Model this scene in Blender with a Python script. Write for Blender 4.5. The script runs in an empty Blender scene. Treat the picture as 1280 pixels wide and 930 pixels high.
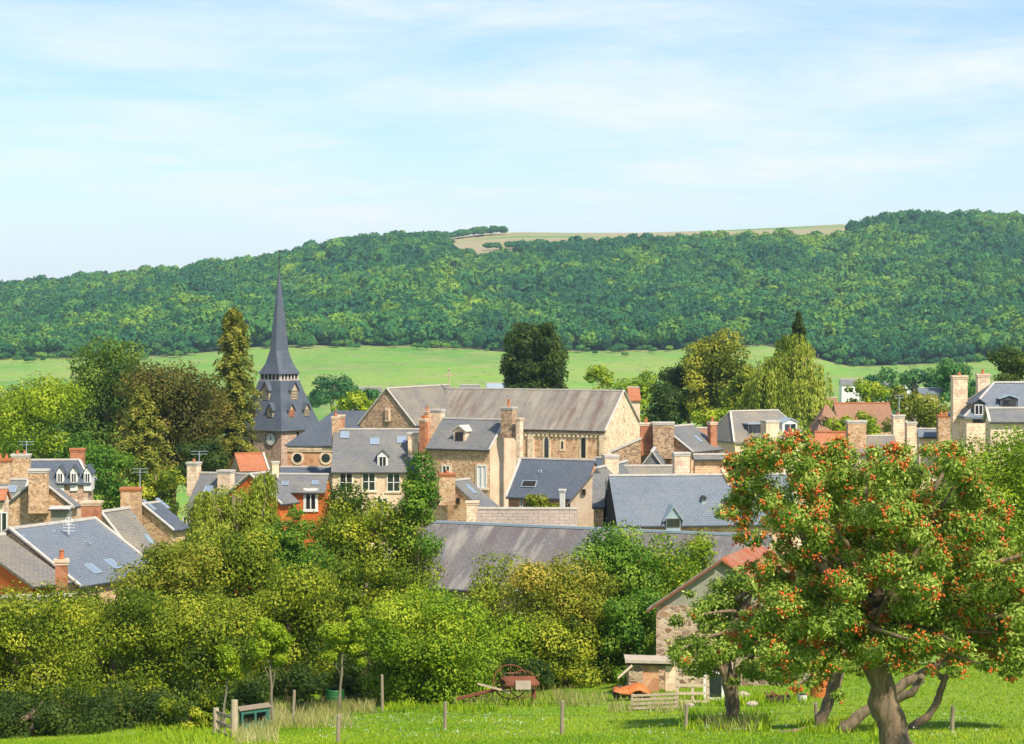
import bpy, math, random
import numpy as np
from mathutils import Vector, noise as mnoise

# ------------------------------------------------------------------ camera, world, sun, exposure
F, CX, HY = 2800.0, 640.0, 400.0            # focal length in photo pixels, principal column, eye-level row
C = bpy.context.scene.collection
scn = bpy.context.scene
cam = bpy.data.cameras.new('camera'); camo = bpy.data.objects.new('camera', cam); C.objects.link(camo)
camo.location = (0, 0, 0); camo.rotation_euler = (math.pi/2, 0, 0)
cam.sensor_width = 36.0; cam.lens = F/1280*36.0; cam.shift_y = -(465-HY)/1280
cam.clip_start = 0.5; cam.clip_end = 20000
scn.camera = camo

SUN_ELEV, SUN_AZ = 49.0, 144.0              # azimuth: degrees clockwise from the view direction (+Y)
se, sa = math.radians(SUN_ELEV), math.radians(SUN_AZ)
sun_dir = Vector((math.sin(sa)*math.cos(se), math.cos(sa)*math.cos(se), math.sin(se)))
w = bpy.data.worlds.new('World'); scn.world = w; w.use_nodes = True
nt = w.node_tree; nt.nodes.clear()
def N(t, ty, **kw):
    n = t.nodes.new(ty)
    for k, v in kw.items(): setattr(n, k, v)
    return n
out = N(nt, 'ShaderNodeOutputWorld'); bg = N(nt, 'ShaderNodeBackground'); bg2 = N(nt, 'ShaderNodeBackground')
sky = N(nt, 'ShaderNodeTexSky', sky_type='NISHITA', sun_disc=False, sun_elevation=se, sun_rotation=sa)
sky.air_density = 1.0; sky.dust_density = 0.6; sky.ozone_density = 1.5
tint = N(nt, 'ShaderNodeMix', data_type='RGBA', blend_type='MULTIPLY'); tint.inputs[0].default_value = 1.0; tint.inputs[7].default_value = (0.74, 0.86, 1.02, 1)
nt.links.new(sky.outputs[0], tint.inputs[6]); nt.links.new(tint.outputs[2], bg.inputs[0]); bg.inputs[1].default_value = 0.11
bg2.inputs[0].default_value = (0.90, 0.945, 1.0, 1); bg2.inputs[1].default_value = 0.70
tc = N(nt, 'ShaderNodeTexCoord'); sep = N(nt, 'ShaderNodeSeparateXYZ'); nt.links.new(tc.outputs['Generated'], sep.inputs[0])
# cloud layer: project the view direction on a flat layer so that clouds flatten towards the horizon
def M(t, op, a, b=None, c=None, clamp=False):
    n = N(t, 'ShaderNodeMath', operation=op); n.use_clamp = clamp
    for i, v in enumerate((a, b, c)):
        if v is None: continue
        if isinstance(v, (int, float)): n.inputs[i].default_value = v
        else: t.links.new(v, n.inputs[i])
    return n.outputs[0]
zz = M(nt, 'ADD', M(nt, 'MAXIMUM', sep.outputs[2], 0.0), 0.07)
comb = N(nt, 'ShaderNodeCombineXYZ')
nt.links.new(M(nt, 'DIVIDE', sep.outputs[0], zz), comb.inputs[0]); nt.links.new(M(nt, 'DIVIDE', sep.outputs[1], zz), comb.inputs[1])
def noise(t, vec, scale, detail=5, rough=0.55, dist=0.0):
    n = N(t, 'ShaderNodeTexNoise'); n.inputs['Scale'].default_value = scale; n.inputs['Detail'].default_value = detail
    n.inputs['Roughness'].default_value = rough; n.inputs['Distortion'].default_value = dist
    if vec is not None: t.links.new(vec, n.inputs['Vector'])
    return n.outputs[0]
def ramp(t, fac, stops, interp='LINEAR'):
    r = N(t, 'ShaderNodeValToRGB'); e = r.color_ramp.elements; r.color_ramp.interpolation = interp
    while len(e) < len(stops): e.new(0.5)
    for i, (p, c) in enumerate(stops):
        e[i].position = p
        e[i].color = (c, c, c, 1) if isinstance(c, (int, float)) else (*c, 1)
    t.links.new(fac, r.inputs[0]); return r.outputs[0]
cl = noise(nt, comb.outputs[0], 0.8, 9, 0.66, 0.35)
cl2 = noise(nt, comb.outputs[0], 0.22, 3, 0.5, 0.2)
cm = M(nt, 'ADD', M(nt, 'MULTIPLY', cl, 0.55), M(nt, 'MULTIPLY', cl2, 0.45))
cr = ramp(nt, cm, [(0.42, 0.02), (0.50, 0.38), (0.60, 0.95)])
hz = M(nt, 'SUBTRACT', 1.0, M(nt, 'MULTIPLY', sep.outputs[2], 9.0), clamp=True)      # thick air low down
hz = M(nt, 'POWER', hz, 1.6)
high = M(nt, 'SUBTRACT', 1.0, M(nt, 'MULTIPLY', M(nt, 'SUBTRACT', sep.outputs[2], 0.2), 2.2), clamp=True)      # cloud thinned overhead, out of view, to cut the ambient light
fac = M(nt, 'MULTIPLY', M(nt, 'MAXIMUM', cr, hz), M(nt, 'MAXIMUM', high, 0.25))
mx = N(nt, 'ShaderNodeMixShader')
nt.links.new(fac, mx.inputs[0]); nt.links.new(bg.outputs[0], mx.inputs[1]); nt.links.new(bg2.outputs[0], mx.inputs[2])
nt.links.new(mx.outputs[0], out.inputs[0])

sl = bpy.data.lights.new('sun', 'SUN'); so = bpy.data.objects.new('sun', sl); C.objects.link(so)
sl.energy = 4.2; sl.angle = math.radians(3.0); sl.color = (1.0, 0.90, 0.74)
so.rotation_euler = sun_dir.to_track_quat('Z', 'Y').to_euler(); so.location = (0, 0, 50)
scn.view_settings.view_transform = 'Standard'; scn.view_settings.look = 'None'
scn.view_settings.exposure = 0.64; scn.view_settings.gamma = 1.0
scn.render.engine = 'CYCLES'
scn.cycles.use_denoising = True
scn.cycles.max_bounces = 6; scn.cycles.diffuse_bounces = 3; scn.cycles.transparent_max_bounces = 4; scn.cycles.volume_bounces = 0
try: scn.cycles.denoiser = 'OPENIMAGEDENOISE'
except Exception: pass

# ------------------------------------------------------------------ helpers
UP = Vector((0, 0, 1))
def P(px, py, Y): return Vector(((px-CX)/F*Y, Y, -(py-HY)/F*Y))
def tag(o, label=None, cat=None, group=None, kind=None):
    if label: o['label'] = label
    if cat: o['category'] = cat
    if group: o['group'] = group
    if kind: o['kind'] = kind
    return o
def empty(name, loc, label, cat, group=None):
    o = bpy.data.objects.new(name, None); C.objects.link(o); o.location = loc; o.empty_display_size = 0.5
    return tag(o, label, cat, group)
def interp(x, xs, ys): return float(np.interp(x, xs, ys))

class MB:
    def __init__(s): s.v = []; s.f = []; s.mi = []
    def add(s, vs, fs, mi=0):
        b = len(s.v); s.v += [Vector(v) for v in vs]
        for f in fs: s.f.append([b+i for i in f]); s.mi.append(mi)
        return s
    def obox(s, c, ax, ay, az, mi=0):           # centre and three half-extent vectors
        c = Vector(c); vs = [c+sx*ax+sy*ay+sz*az for sz in (-1, 1) for sy in (-1, 1) for sx in (-1, 1)]
        return s.add(vs, [(0, 2, 3, 1), (4, 5, 7, 6), (0, 1, 5, 4), (2, 6, 7, 3), (0, 4, 6, 2), (1, 3, 7, 5)], mi)
    def box(s, c, hx, hy, hz, mi=0): return s.obox(c, Vector((hx, 0, 0)), Vector((0, hy, 0)), Vector((0, 0, hz)), mi)
    def prism(s, poly, ext, mi=0):              # polygon extruded by vector
        n = len(poly); vs = [Vector(p) for p in poly]+[Vector(p)+ext for p in poly]
        return s.add(vs, [tuple(range(n))[::-1], tuple(range(n, 2*n))]+[(i, (i+1) % n, n+(i+1) % n, n+i) for i in range(n)], mi)
    def tube(s, pts, rs, seg=8, cap=True, mi=0, wob=0.0, rng=None):
        pts = [Vector(p) for p in pts]; n = len(pts)
        if isinstance(rs, (int, float)): rs = [rs]*n
        base = len(s.v); prev = None
        for i, p in enumerate(pts):
            d = (pts[min(i+1, n-1)]-pts[max(i-1, 0)]).normalized()
            a = prev if prev is not None else (Vector((1, 0, 0)) if abs(d.x) < 0.8 else Vector((0, 1, 0)))
            a = (a-d*a.dot(d)).normalized(); prev = a; b = d.cross(a)
            for k in range(seg):
                t = 2*math.pi*k/seg; r = rs[i]*(1+(wob*(rng.random()-.5) if rng else 0))
                s.v.append(p+(a*math.cos(t)+b*math.sin(t))*r)
        for i in range(n-1):
            for k in range(seg):
                s.f.append([base+i*seg+k, base+i*seg+(k+1) % seg, base+(i+1)*seg+(k+1) % seg, base+(i+1)*seg+k]); s.mi.append(mi)
        if cap:
            s.f.append([base+k for k in range(seg)][::-1]); s.f.append([base+(n-1)*seg+k for k in range(seg)]); s.mi += [mi, mi]
        return s
    def lathe(s, c, prof, seg=14, mi=0):
        c = Vector(c); return s.tube([c+Vector((0, 0, z)) for r, z in prof], [max(r, .001) for r, z in prof], seg, True, mi)
    def ring(s, c, ax, ay, r, tr, seg=24, mi=0, a0=0, a1=2*math.pi):
        pts = [Vector(c)+(ax*math.cos(a0+(a1-a0)*i/seg)+ay*math.sin(a0+(a1-a0)*i/seg))*r for i in range(seg+1)]
        return s.tube(pts, tr, 6, True, mi)
    def build(s, name, mats, parent=None, label=None, smooth=False):
        base = parent.matrix_world.translation if False else (ORIG.get(parent.name, Vector((0, 0, 0))) if parent else Vector((0, 0, 0)))
        me = bpy.data.meshes.new(name); me.from_pydata([v-base for v in s.v], [], s.f)
        if not isinstance(mats, (list, tuple)): mats = [mats]
        for m in mats: me.materials.append(m)
        if len(mats) > 1: me.polygons.foreach_set('material_index', s.mi)
        uv = me.uv_layers.new(name='UVMap')
        for p in me.polygons:
            n = p.normal; a = UP.cross(n)
            a = Vector((1, 0, 0)) if a.length < 1e-3 else a.normalized(); b = n.cross(a)
            for li in p.loop_indices:
                co = me.vertices[me.loops[li].vertex_index].co+base; uv.data[li].uv = (co.dot(a), co.dot(b))
            if smooth: p.use_smooth = True
        me.update()
        o = bpy.data.objects.new(name, me); C.objects.link(o)
        if parent: o.parent = parent
        if parent: ORIG[o.name] = base
        if label: o['label'] = label
        return o
ORIG = {}
def root(name, loc, label, cat, group=None):
    o = empty(name, loc, label, cat, group); ORIG[o.name] = Vector(loc); return o

# ------------------------------------------------------------------ materials
MATS = {}
def mat_new(name):
    m = bpy.data.materials.new(name); m.use_nodes = True; t = m.node_tree; t.nodes.clear()
    o = N(t, 'ShaderNodeOutputMaterial'); b = N(t, 'ShaderNodeBsdfPrincipled'); t.links.new(b.outputs[0], o.inputs[0])
    MATS[name] = m; return m, t, b
def rgbmix(t, fac, a, b, mode='MIX'):
    n = N(t, 'ShaderNodeMix', data_type='RGBA', blend_type=mode)
    for sock, v in ((n.inputs[0], fac), (n.inputs[6], a), (n.inputs[7], b)):
        if isinstance(v, (int, float)): sock.default_value = v
        elif isinstance(v, tuple): sock.default_value = (*v, 1)
        else: t.links.new(v, sock)
    return n.outputs[2]
def bump(t, b, h, strength=0.4, dist=0.02):
    n = N(t, 'ShaderNodeBump'); n.inputs['Strength'].default_value = strength; n.inputs['Distance'].default_value = dist
    t.links.new(h, n.inputs['Height']); t.links.new(n.outputs[0], b.inputs['Normal'])
def coords(t, kind='Object', scale=None):
    c = N(t, 'ShaderNodeTexCoord').outputs[kind]
    if scale:
        mp = N(t, 'ShaderNodeMapping'); mp.inputs['Scale'].default_value = scale; t.links.new(c, mp.inputs[0]); c = mp.outputs[0]
    return c
def m_slate(name, c1, c2, lichen=(0.30, 0.27, 0.20), lich=0.3, streak=None, row=0.21, wd=0.3, rough=0.6, mortar=0.55):
    m, t, b = mat_new(name); uv = coords(t, 'UV')
    br = N(t, 'ShaderNodeTexBrick'); t.links.new(uv, br.inputs[0]); br.inputs['Scale'].default_value = 1.0
    br.inputs['Color1'].default_value = (*c1, 1); br.inputs['Color2'].default_value = (*c2, 1)
    br.inputs['Mortar'].default_value = (*[x*mortar for x in c1], 1); br.inputs['Mortar Size'].default_value = 0.018
    br.inputs['Brick Width'].default_value = wd; br.inputs['Row Height'].default_value = row; br.inputs['Bias'].default_value = 0.0
    col = rgbmix(t, ramp(t, noise(t, uv, 0.5, 6, 0.65), [(0.42, 0.0), (0.68, lich)]), br.outputs[0], lichen)
    big = noise(t, uv, 0.23, 3, 0.5)
    col = rgbmix(t, ramp(t, big, [(0.3, 0.35), (0.6, 0.0)]), col, tuple(x*0.55 for x in c1))
    wob = noise(t, coords(t, 'UV', (6.0, 9.0, 1)), 1.0, 2, 0.5)
    col = rgbmix(t, ramp(t, wob, [(0.35, 0.0), (0.7, 0.35)]), col, tuple(min(1, x*1.45) for x in c2))
    if streak:
        s = noise(t, coords(t, 'UV', (1.1, 0.10, 1)), 1.0, 4, 0.6, 0.4)
        col = rgbmix(t, ramp(t, s, [(0.50, 0.0), (0.66, 0.75)]), col, streak[0])
        s2 = noise(t, coords(t, 'UV', (0.7, 0.12, 1)), 1.3, 4, 0.6, 0.3)
        col = rgbmix(t, ramp(t, s2, [(0.52, 0.0), (0.70, 0.7)]), col, streak[1])
    t.links.new(col, b.inputs['Base Color']); b.inputs['Roughness'].default_value = rough+.1; b.inputs['Specular IOR Level'].default_value = 0.35
    bump(t, b, br.outputs['Fac'], 0.5, -0.02); return m
def m_rubble(name, cols, mortar, scale=2.6, mw=0.05, squash=1.7, warp=0.25):
    m, t, b = mat_new(name); co = coords(t, 'Object', (1, 1, squash))
    nz = N(t, 'ShaderNodeTexNoise'); nz.inputs['Scale'].default_value = 1.5; t.links.new(co, nz.inputs['Vector'])
    co2 = rgbmix(t, warp, co, nz.outputs[1], 'ADD')
    v = N(t, 'ShaderNodeTexVoronoi'); v.inputs['Scale'].default_value = scale; t.links.new(co2, v.inputs['Vector'])
    v2 = N(t, 'ShaderNodeTexVoronoi', feature='DISTANCE_TO_EDGE'); v2.inputs['Scale'].default_value = scale; t.links.new(co2, v2.inputs['Vector'])
    sp = N(t, 'ShaderNodeSeparateColor'); t.links.new(v.outputs['Color'], sp.inputs[0])
    n = len(cols); col = ramp(t, sp.outputs[0], [(i/n, c) for i, c in enumerate(cols)], 'CONSTANT')
    fine = noise(t, co, 14, 3, 0.6); col = rgbmix(t, 0.35, col, ramp(t, fine, [(0.3, 0.35), (0.7, 1.0)]), 'MULTIPLY')
    mm = ramp(t, v2.outputs['Distance'], [(mw*0.6, 1.0), (mw*1.5, 0.0)])
    col = rgbmix(t, mm, col, mortar)
    st = noise(t, coords(t, 'Object', (0.5, 0.5, 0.22)), 1.0, 4, 0.6)
    col = rgbmix(t, ramp(t, st, [(0.52, 0.0), (0.72, 0.45)]), col, tuple(x*0.5 for x in cols[0]))
    t.links.new(col, b.inputs['Base Color']); b.inputs['Roughness'].default_value = 0.9
    bump(t, b, mm, 0.6, -0.03); return m
def m_brick(name, c1, c2, mortar, bw=0.24, rh=0.085, ms=0.012, stain=0.3, sc=1.0):
    m, t, b = mat_new(name); uv = coords(t, 'UV')
    br = N(t, 'ShaderNodeTexBrick'); t.links.new(uv, br.inputs[0]); br.inputs['Scale'].default_value = sc
    br.inputs['Color1'].default_value = (*c1, 1); br.inputs['Color2'].default_value = (*c2, 1); br.inputs['Mortar'].default_value = (*mortar, 1)
    br.inputs['Brick Width'].default_value = bw; br.inputs['Row Height'].default_value = rh; br.inputs['Mortar Size'].default_value = ms
    col = rgbmix(t, ramp(t, noise(t, uv, 0.8, 5, 0.65), [(0.45, 0.0), (0.7, stain)]), br.outputs[0], tuple(x*0.35 for x in c1))
    col = rgbmix(t, ramp(t, noise(t, uv, 2.7, 3, 0.6), [(0.5, 0.0), (0.7, 0.5)]), col, mortar)
    vo = N(t, 'ShaderNodeTexVoronoi'); vo.inputs['Scale'].default_value = 2.6; t.links.new(uv, vo.inputs['Vector']); so_ = N(t, 'ShaderNodeSeparateColor'); t.links.new(vo.outputs['Color'], so_.inputs[0])
    col = rgbmix(t, ramp(t, so_.outputs[0], [(0.0, 0.55), (0.25, 0.0)], 'CONSTANT'), col, (c1[0]*.6, c1[1]*.55, c1[2]*.55))
    t.links.new(col, b.inputs['Base Color']); b.inputs['Roughness'].default_value = 0.9
    bump(t, b, br.outputs['Fac'], 0.5, -0.01); return m
def m_plain(name, c, c2=None, rough=0.8, scale=1.5, metal=0.0, amt=0.6, spec=0.5, squash=(1, 1, 1), bmp=0.2):
    m, t, b = mat_new(name); co = coords(t, 'Object', squash)
    c2 = c2 or tuple(x*0.6 for x in c)
    n1 = noise(t, co, scale, 6, 0.65); col = rgbmix(t, ramp(t, n1, [(0.4, 0.0), (0.72, amt)]), c, c2)
    n2 = noise(t, co, scale*9, 3, 0.6); col = rgbmix(t, 0.3, col, ramp(t, n2, [(0.3, 0.45), (0.65, 1.0)]), 'MULTIPLY')
    t.links.new(col, b.inputs['Base Color']); b.inputs['Roughness'].default_value = rough; b.inputs['Metallic'].default_value = metal
    b.inputs['Specular IOR Level'].default_value = spec
    if bmp: bump(t, b, n2, bmp, 0.02)
    return m
def m_leaf(name, dark, mid, light, trans=0.24):
    if name in MATS: return MATS[name]
    m, t, b = mat_new(name); a = N(t, 'ShaderNodeAttribute', attribute_name='tint')
    col = ramp(t, a.outputs['Fac'], [(0.08, dark), (0.48, mid), (0.92, light)])
    t.links.new(col, b.inputs['Base Color']); b.inputs['Roughness'].default_value = 0.6; b.inputs['Specular IOR Level'].default_value = 0.16
    tr = N(t, 'ShaderNodeBsdfTranslucent'); t.links.new(rgbmix(t, 0.5, col, (0.30, 0.42, 0.03), 'MIX'), tr.inputs[0])
    ms = N(t, 'ShaderNodeMixShader'); ms.inputs[0].default_value = trans
    o = [n for n in t.nodes if n.type == 'OUTPUT_MATERIAL'][0]
    t.links.new(b.outputs[0], ms.inputs[1]); t.links.new(tr.outputs[0], ms.inputs[2]); t.links.new(ms.outputs[0], o.inputs[0]); return m

SL_BLUE = m_slate('slate_blue', (0.13, 0.155, 0.19), (0.165, 0.195, 0.235), (0.22, 0.22, 0.20), 0.35)
SL_DARK = m_slate('slate_dark', (0.07, 0.09, 0.12), (0.10, 0.12, 0.155), (0.16, 0.16, 0.14), 0.35)
SL_GREY = m_slate('slate_grey', (0.13, 0.135, 0.14), (0.18, 0.182, 0.188), (0.26, 0.23, 0.15), 0.55)
SL_WARM = m_slate('slate_weathered', (0.165, 0.155, 0.14), (0.23, 0.21, 0.185), (0.31, 0.25, 0.14), 0.65)
SL_NAVE = m_slate('slate_nave', (0.19, 0.17, 0.145), (0.26, 0.235, 0.195), (0.33, 0.28, 0.19), 0.6, ((0.14, 0.08, 0.065), (0.36, 0.32, 0.25)), mortar=0.7)
SL_LONG = m_slate('slate_long_streaked', (0.13, 0.125, 0.125), (0.185, 0.175, 0.17), (0.20, 0.15, 0.11), 0.6, ((0.13, 0.105, 0.105), (0.42, 0.38, 0.31)), mortar=0.6)
SL_STONE = m_slate('stone_slab_roof', (0.25, 0.20, 0.16), (0.37, 0.30, 0.24), (0.16, 0.13, 0.11), 0.5, row=0.30, wd=0.75, mortar=0.3)
TILE_RED = m_slate('red_tile', (0.38, 0.12, 0.05), (0.52, 0.20, 0.09), (0.22, 0.12, 0.07), 0.5, row=0.2, wd=0.2)
TILE_BROWN = m_slate('brown_tile', (0.28, 0.13, 0.075), (0.36, 0.19, 0.11), (0.20, 0.14, 0.08), 0.6, row=0.2, wd=0.2)
RUB = m_rubble('rubble_golden', [(0.62, 0.37, 0.19), (0.46, 0.25, 0.12), (0.72, 0.49, 0.29), (0.54, 0.32, 0.17), (0.38, 0.21, 0.12), (0.66, 0.40, 0.21)], (0.70, 0.52, 0.34), 4.2, 0.05)
RUB_PINK = m_rubble('rubble_pink', [(0.50, 0.29, 0.21), (0.36, 0.20, 0.14), (0.60, 0.40, 0.29), (0.42, 0.26, 0.21), (0.60, 0.44, 0.31)], (0.62, 0.46, 0.33), 3.4)
RUB_DARK = m_rubble('rubble_brown', [(0.46, 0.28, 0.16), (0.32, 0.19, 0.11), (0.56, 0.37, 0.22), (0.25, 0.15, 0.10)], (0.56, 0.41, 0.27), 3.6)
RUB_SHED = m_rubble('rubble_shed', [(0.44, 0.31, 0.20), (0.24, 0.13, 0.08), (0.52, 0.39, 0.27), (0.36, 0.22, 0.13), (0.48, 0.34, 0.23), (0.28, 0.18, 0.13)], (0.52, 0.41, 0.29), 3.4, 0.06)
BR_ORANGE = m_brick('brick_orange', (0.56, 0.22, 0.10), (0.64, 0.31, 0.15), (0.62, 0.40, 0.25))
BR_RED = m_brick('brick_red', (0.42, 0.12, 0.045), (0.50, 0.17, 0.07), (0.42, 0.25, 0.15))
BR_BIG = m_brick('orange_stone_courses', (0.62, 0.30, 0.15), (0.72, 0.43, 0.25), (0.74, 0.54, 0.36), 0.5, 0.22, 0.03)
CREAM = m_plain('cream_render', (0.80, 0.62, 0.44), (0.58, 0.38, 0.24), 0.9, 0.7, amt=0.85)
CREAMST = m_brick('cream_stone', (0.80, 0.59, 0.39), (0.86, 0.69, 0.50), (0.68, 0.45, 0.28), 0.5, 0.28, 0.02, 0.35)
ORANGE = m_plain('orange_render', (0.62, 0.13, 0.02), (0.44, 0.10, 0.025), 0.9, 0.8, amt=0.4)
WHITE = m_plain('white_paint', (0.80, 0.78, 0.74), (0.62, 0.58, 0.50), 0.6, 1.2, amt=0.3)
LEAD = m_plain('pale_ridge_mortar', (0.62, 0.57, 0.50), (0.38, 0.33, 0.27), 0.8, 2.0)
ZINC = m_plain('zinc', (0.42, 0.50, 0.57), (0.34, 0.40, 0.44), 0.45, 0.8, 0.35)
GREYR = m_plain('grey_green_render', (0.30, 0.29, 0.22), (0.19, 0.18, 0.13), 0.95, 1.2)
TERRA = m_plain('terracotta', (0.50, 0.17, 0.06), (0.34, 0.12, 0.05), 0.8, 3)
RUST = m_plain('rusty_metal', (0.22, 0.065, 0.022), (0.09, 0.04, 0.025), 0.8, 3.5)
RUSTROOF = m_plain('rust_stained_sheet', (0.36, 0.09, 0.03), (0.34, 0.24, 0.17), 0.9, 2.2, amt=0.8)
WOODG = m_plain('weathered_wood', (0.34, 0.27, 0.18), (0.18, 0.14, 0.09), 0.9, 4, squash=(4, 4, .6))
WOODL = m_plain('pale_wood', (0.52, 0.42, 0.28), (0.34, 0.26, 0.16), 0.9, 4, squash=(4, 4, .6))
WOODD = m_plain('dark_wood', (0.07, 0.045, 0.03), None, 0.9, 4)
BARK = m_plain('bark', (0.30, 0.215, 0.13), (0.07, 0.05, 0.032), 0.95, 5, squash=(2.2, 2.2, .35), amt=1.0, bmp=1.0)
BARKP = m_plain('pale_bark', (0.26, 0.22, 0.15), (0.12, 0.10, 0.065), 0.95, 7, squash=(1.5, 1.5, .3), amt=0.9, bmp=0.6)
GREENP = m_plain('green_plastic', (0.02, 0.13, 0.03), None, 0.5, 3)
GREENM = m_plain('faded_green_paint', (0.03, 0.15, 0.12), (0.06, 0.12, 0.08), 0.7, 3)
ORTARP = m_plain('orange_tarp', (0.60, 0.17, 0.03), (0.36, 0.12, 0.04), 0.6, 3)
DARKW = m_plain('dark_metal', (0.035, 0.035, 0.04), None, 0.5, 3)
VOID = m_plain('painted_opening_shade', (0.02, 0.015, 0.012), None, 0.95, 3)  # near-black colour that paints in the shade inside openings
PEBBLE = m_plain('fieldstone', (0.50, 0.42, 0.32), (0.32, 0.26, 0.2), 0.95, 4)
def m_glass(name, c, metal, rough=0.08):
    m, t, b = mat_new(name); b.inputs['Base Color'].default_value = (*c, 1); b.inputs['Metallic'].default_value = metal
    b.inputs['Roughness'].default_value = rough; b.inputs['Specular IOR Level'].default_value = 0.8
    n = noise(t, coords(t), 1.2, 2); bump(t, b, n, 0.04, 0.05); return m
GLASS = m_glass('window_glass', (0.02, 0.025, 0.03), 0.0)
SKYGL = m_glass('skylight_glass', (0.66, 0.76, 0.80), 0.75, 0.25)

# ------------------------------------------------------------------ terrain height
YP = [-80, 0, 20, 40, 60, 75, 88, 100, 130, 160, 200, 300, 500, 900, 1150]
ZP = [3.0, -1.7, -4.5, -8.0, -11.2, -13.3, -14.8, -16.2, -20.2, -22.6, -24.0, -27.0, -33.0, -37.5, -36.0]
E_U = [-400, 0, 200, 320, 500, 640, 830, 960, 1060, 1130, 1200, 1280, 1700]
E_Y = [452, 447, 445, 432, 430, 438, 436, 430, 457, 455, 452, 446, 440]
W_U = [-400, 0, 60, 100, 180, 250, 300, 340, 390, 430, 470, 520, 560, 575, 640, 700, 760, 850, 950, 1040, 1060, 1085, 1120, 1180, 1230, 1280, 1700]
W_Y = [379, 374, 368, 361, 357, 348, 341, 333, 322, 315, 309, 308, 318, 330, 324, 315, 311, 306, 304, 303, 298, 291, 285, 282, 281, 284, 298]
S_U = [-400, 430, 520, 560, 600, 650, 700, 800, 900, 1000, 1055, 1085, 1120, 1180, 1230, 1280, 1700]
S_Y = [394, 324, 301, 298, 292, 290, 291, 291, 288, 283, 280, 287, 293, 292, 292, 294, 306]
Y0W, Y1W, Y2W = 1500.0, 2300.0, 2950.0
def hterr(x, Y):
    if Y <= 1150:
        z = interp(Y, YP, ZP)
        tilt = 0.05*x*min(1, max(0, (Y-45)/30))*max(0.0, min(1, (150-Y)/60))
        return z+max(-2.5, min(1.6, tilt))
    u = 640+2800*x/Y
    if Y <= Y0W:
        t = (Y-1150)/(Y0W-1150); z0 = -36.0; z1 = -(interp(u, E_U, E_Y)-HY)/F*Y0W; return z0+(z1-z0)*t
    e = interp(u, E_U, E_Y); wt = interp(u, W_U, W_Y)
    if Y <= Y1W:
        t = (Y-Y0W)/(Y1W-Y0W); s = t**0.86
        z = -(e+(wt-e)*s-HY)/F*Y
        a = math.sin(math.pi*t)
        g = abs(mnoise.noise(Vector((x*0.0042+Y*0.0015, Y*0.0011, 3.1))))*2-0.5
        return z+a*(g*17+mnoise.noise(Vector((x*0.013, Y*0.009, 7)))*8)
    sk = interp(u, S_U, S_Y)
    if Y <= Y2W:
        t = (Y-Y1W)/(Y2W-Y1W); return -(wt+(sk-wt)*t-HY)/F*Y
    zt = -(sk-HY)/F*Y2W; return zt-(Y-Y2W)*0.03
def hground(px, py):                     # where a pixel ray meets the near ground
    Y = 20.0
    while Y < 600:
        p = P(px, py, Y)
        if p.z <= hterr(p.x, Y): return Vector((p.x, Y, hterr(p.x, Y)))
        Y += 0.15
    return P(px, py, Y)

GRASS, t_, b_ = mat_new('meadow_turf')
co = coords(t_)
n1 = noise(t_, co, 0.09, 5, 0.6); n2 = noise(t_, co, 1.7, 6, 0.7); n3 = noise(t_, co, 9, 3, 0.7)
col = ramp(t_, n1, [(0.3, (0.12, 0.26, 0.006)), (0.5, (0.18, 0.33, 0.008)), (0.7, (0.28, 0.38, 0.015))])
col = rgbmix(t_, ramp(t_, n2, [(0.5, 0.0), (0.75, 0.6)]), col, (0.30, 0.34, 0.07))
col = rgbmix(t_, 0.5, col, ramp(t_, n3, [(0.3, 0.4), (0.65, 1.0)]), 'MULTIPLY')
t_.links.new(col, b_.inputs['Base Color']); b_.inputs['Roughness'].default_value = 0.9; bump(t_, b_, n3, 0.8, 0.06)
FIELD, t_, b_ = mat_new('valley_pasture')
co = coords(t_)
n1 = noise(t_, co, 0.006, 5, 0.6); n2 = noise(t_, coords(t_, 'Object', (0.035, 0.009, 1)), 1, 6, 0.7); n3 = noise(t_, coords(t_, 'Object', (0.16, 0.03, 1)), 1, 4, 0.75)
col = ramp(t_, n1, [(0.35, (0.09, 0.26, 0.014)), (0.5, (0.15, 0.33, 0.018)), (0.65, (0.24, 0.36, 0.03))])
col = rgbmix(t_, ramp(t_, n2, [(0.42, 0.0), (0.62, 0.8)]), col, (0.27, 0.30, 0.08))
col = rgbmix(t_, ramp(t_, n3, [(0.54, 0.0), (0.68, 0.7)]), col, (0.07, 0.17, 0.03))
edge_ = M(t_, 'GREATER_THAN', M(t_, 'ADD', N(t_, 'ShaderNodeSeparateXYZ').outputs[1], M(t_, 'MULTIPLY', n2, 60.0)), 1508.0)
s_ = [n for n in t_.nodes if n.type == 'SEPXYZ'][0]; t_.links.new(co, s_.inputs[0])
col = rgbmix(t_, M(t_, 'MULTIPLY', edge_, 0.6), col, (0.26, 0.22, 0.10))
t_.links.new(col, b_.inputs['Base Color']); b_.inputs['Roughness'].default_value = 0.95
STUB, t_, b_ = mat_new('dry_stubble')
co = coords(t_, 'Object', (0.004, 0.008, 0.01)); n1 = noise(t_, co, 1, 5, 0.6)
col = ramp(t_, n1, [(0.38, (0.15, 0.26, 0.05)), (0.44, (0.31, 0.28, 0.11)), (0.58, (0.38, 0.28, 0.15)), (0.62, (0.20, 0.27, 0.07))])
t_.links.new(col, b_.inputs['Base Color']); b_.inputs['Roughness'].default_value = 0.95
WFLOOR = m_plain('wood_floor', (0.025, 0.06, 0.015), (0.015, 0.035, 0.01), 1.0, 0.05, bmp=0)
GREENF = m_plain('green_crop', (0.16, 0.36, 0.04), (0.22, 0.38, 0.05), 1.0, 0.01, bmp=0)

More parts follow.
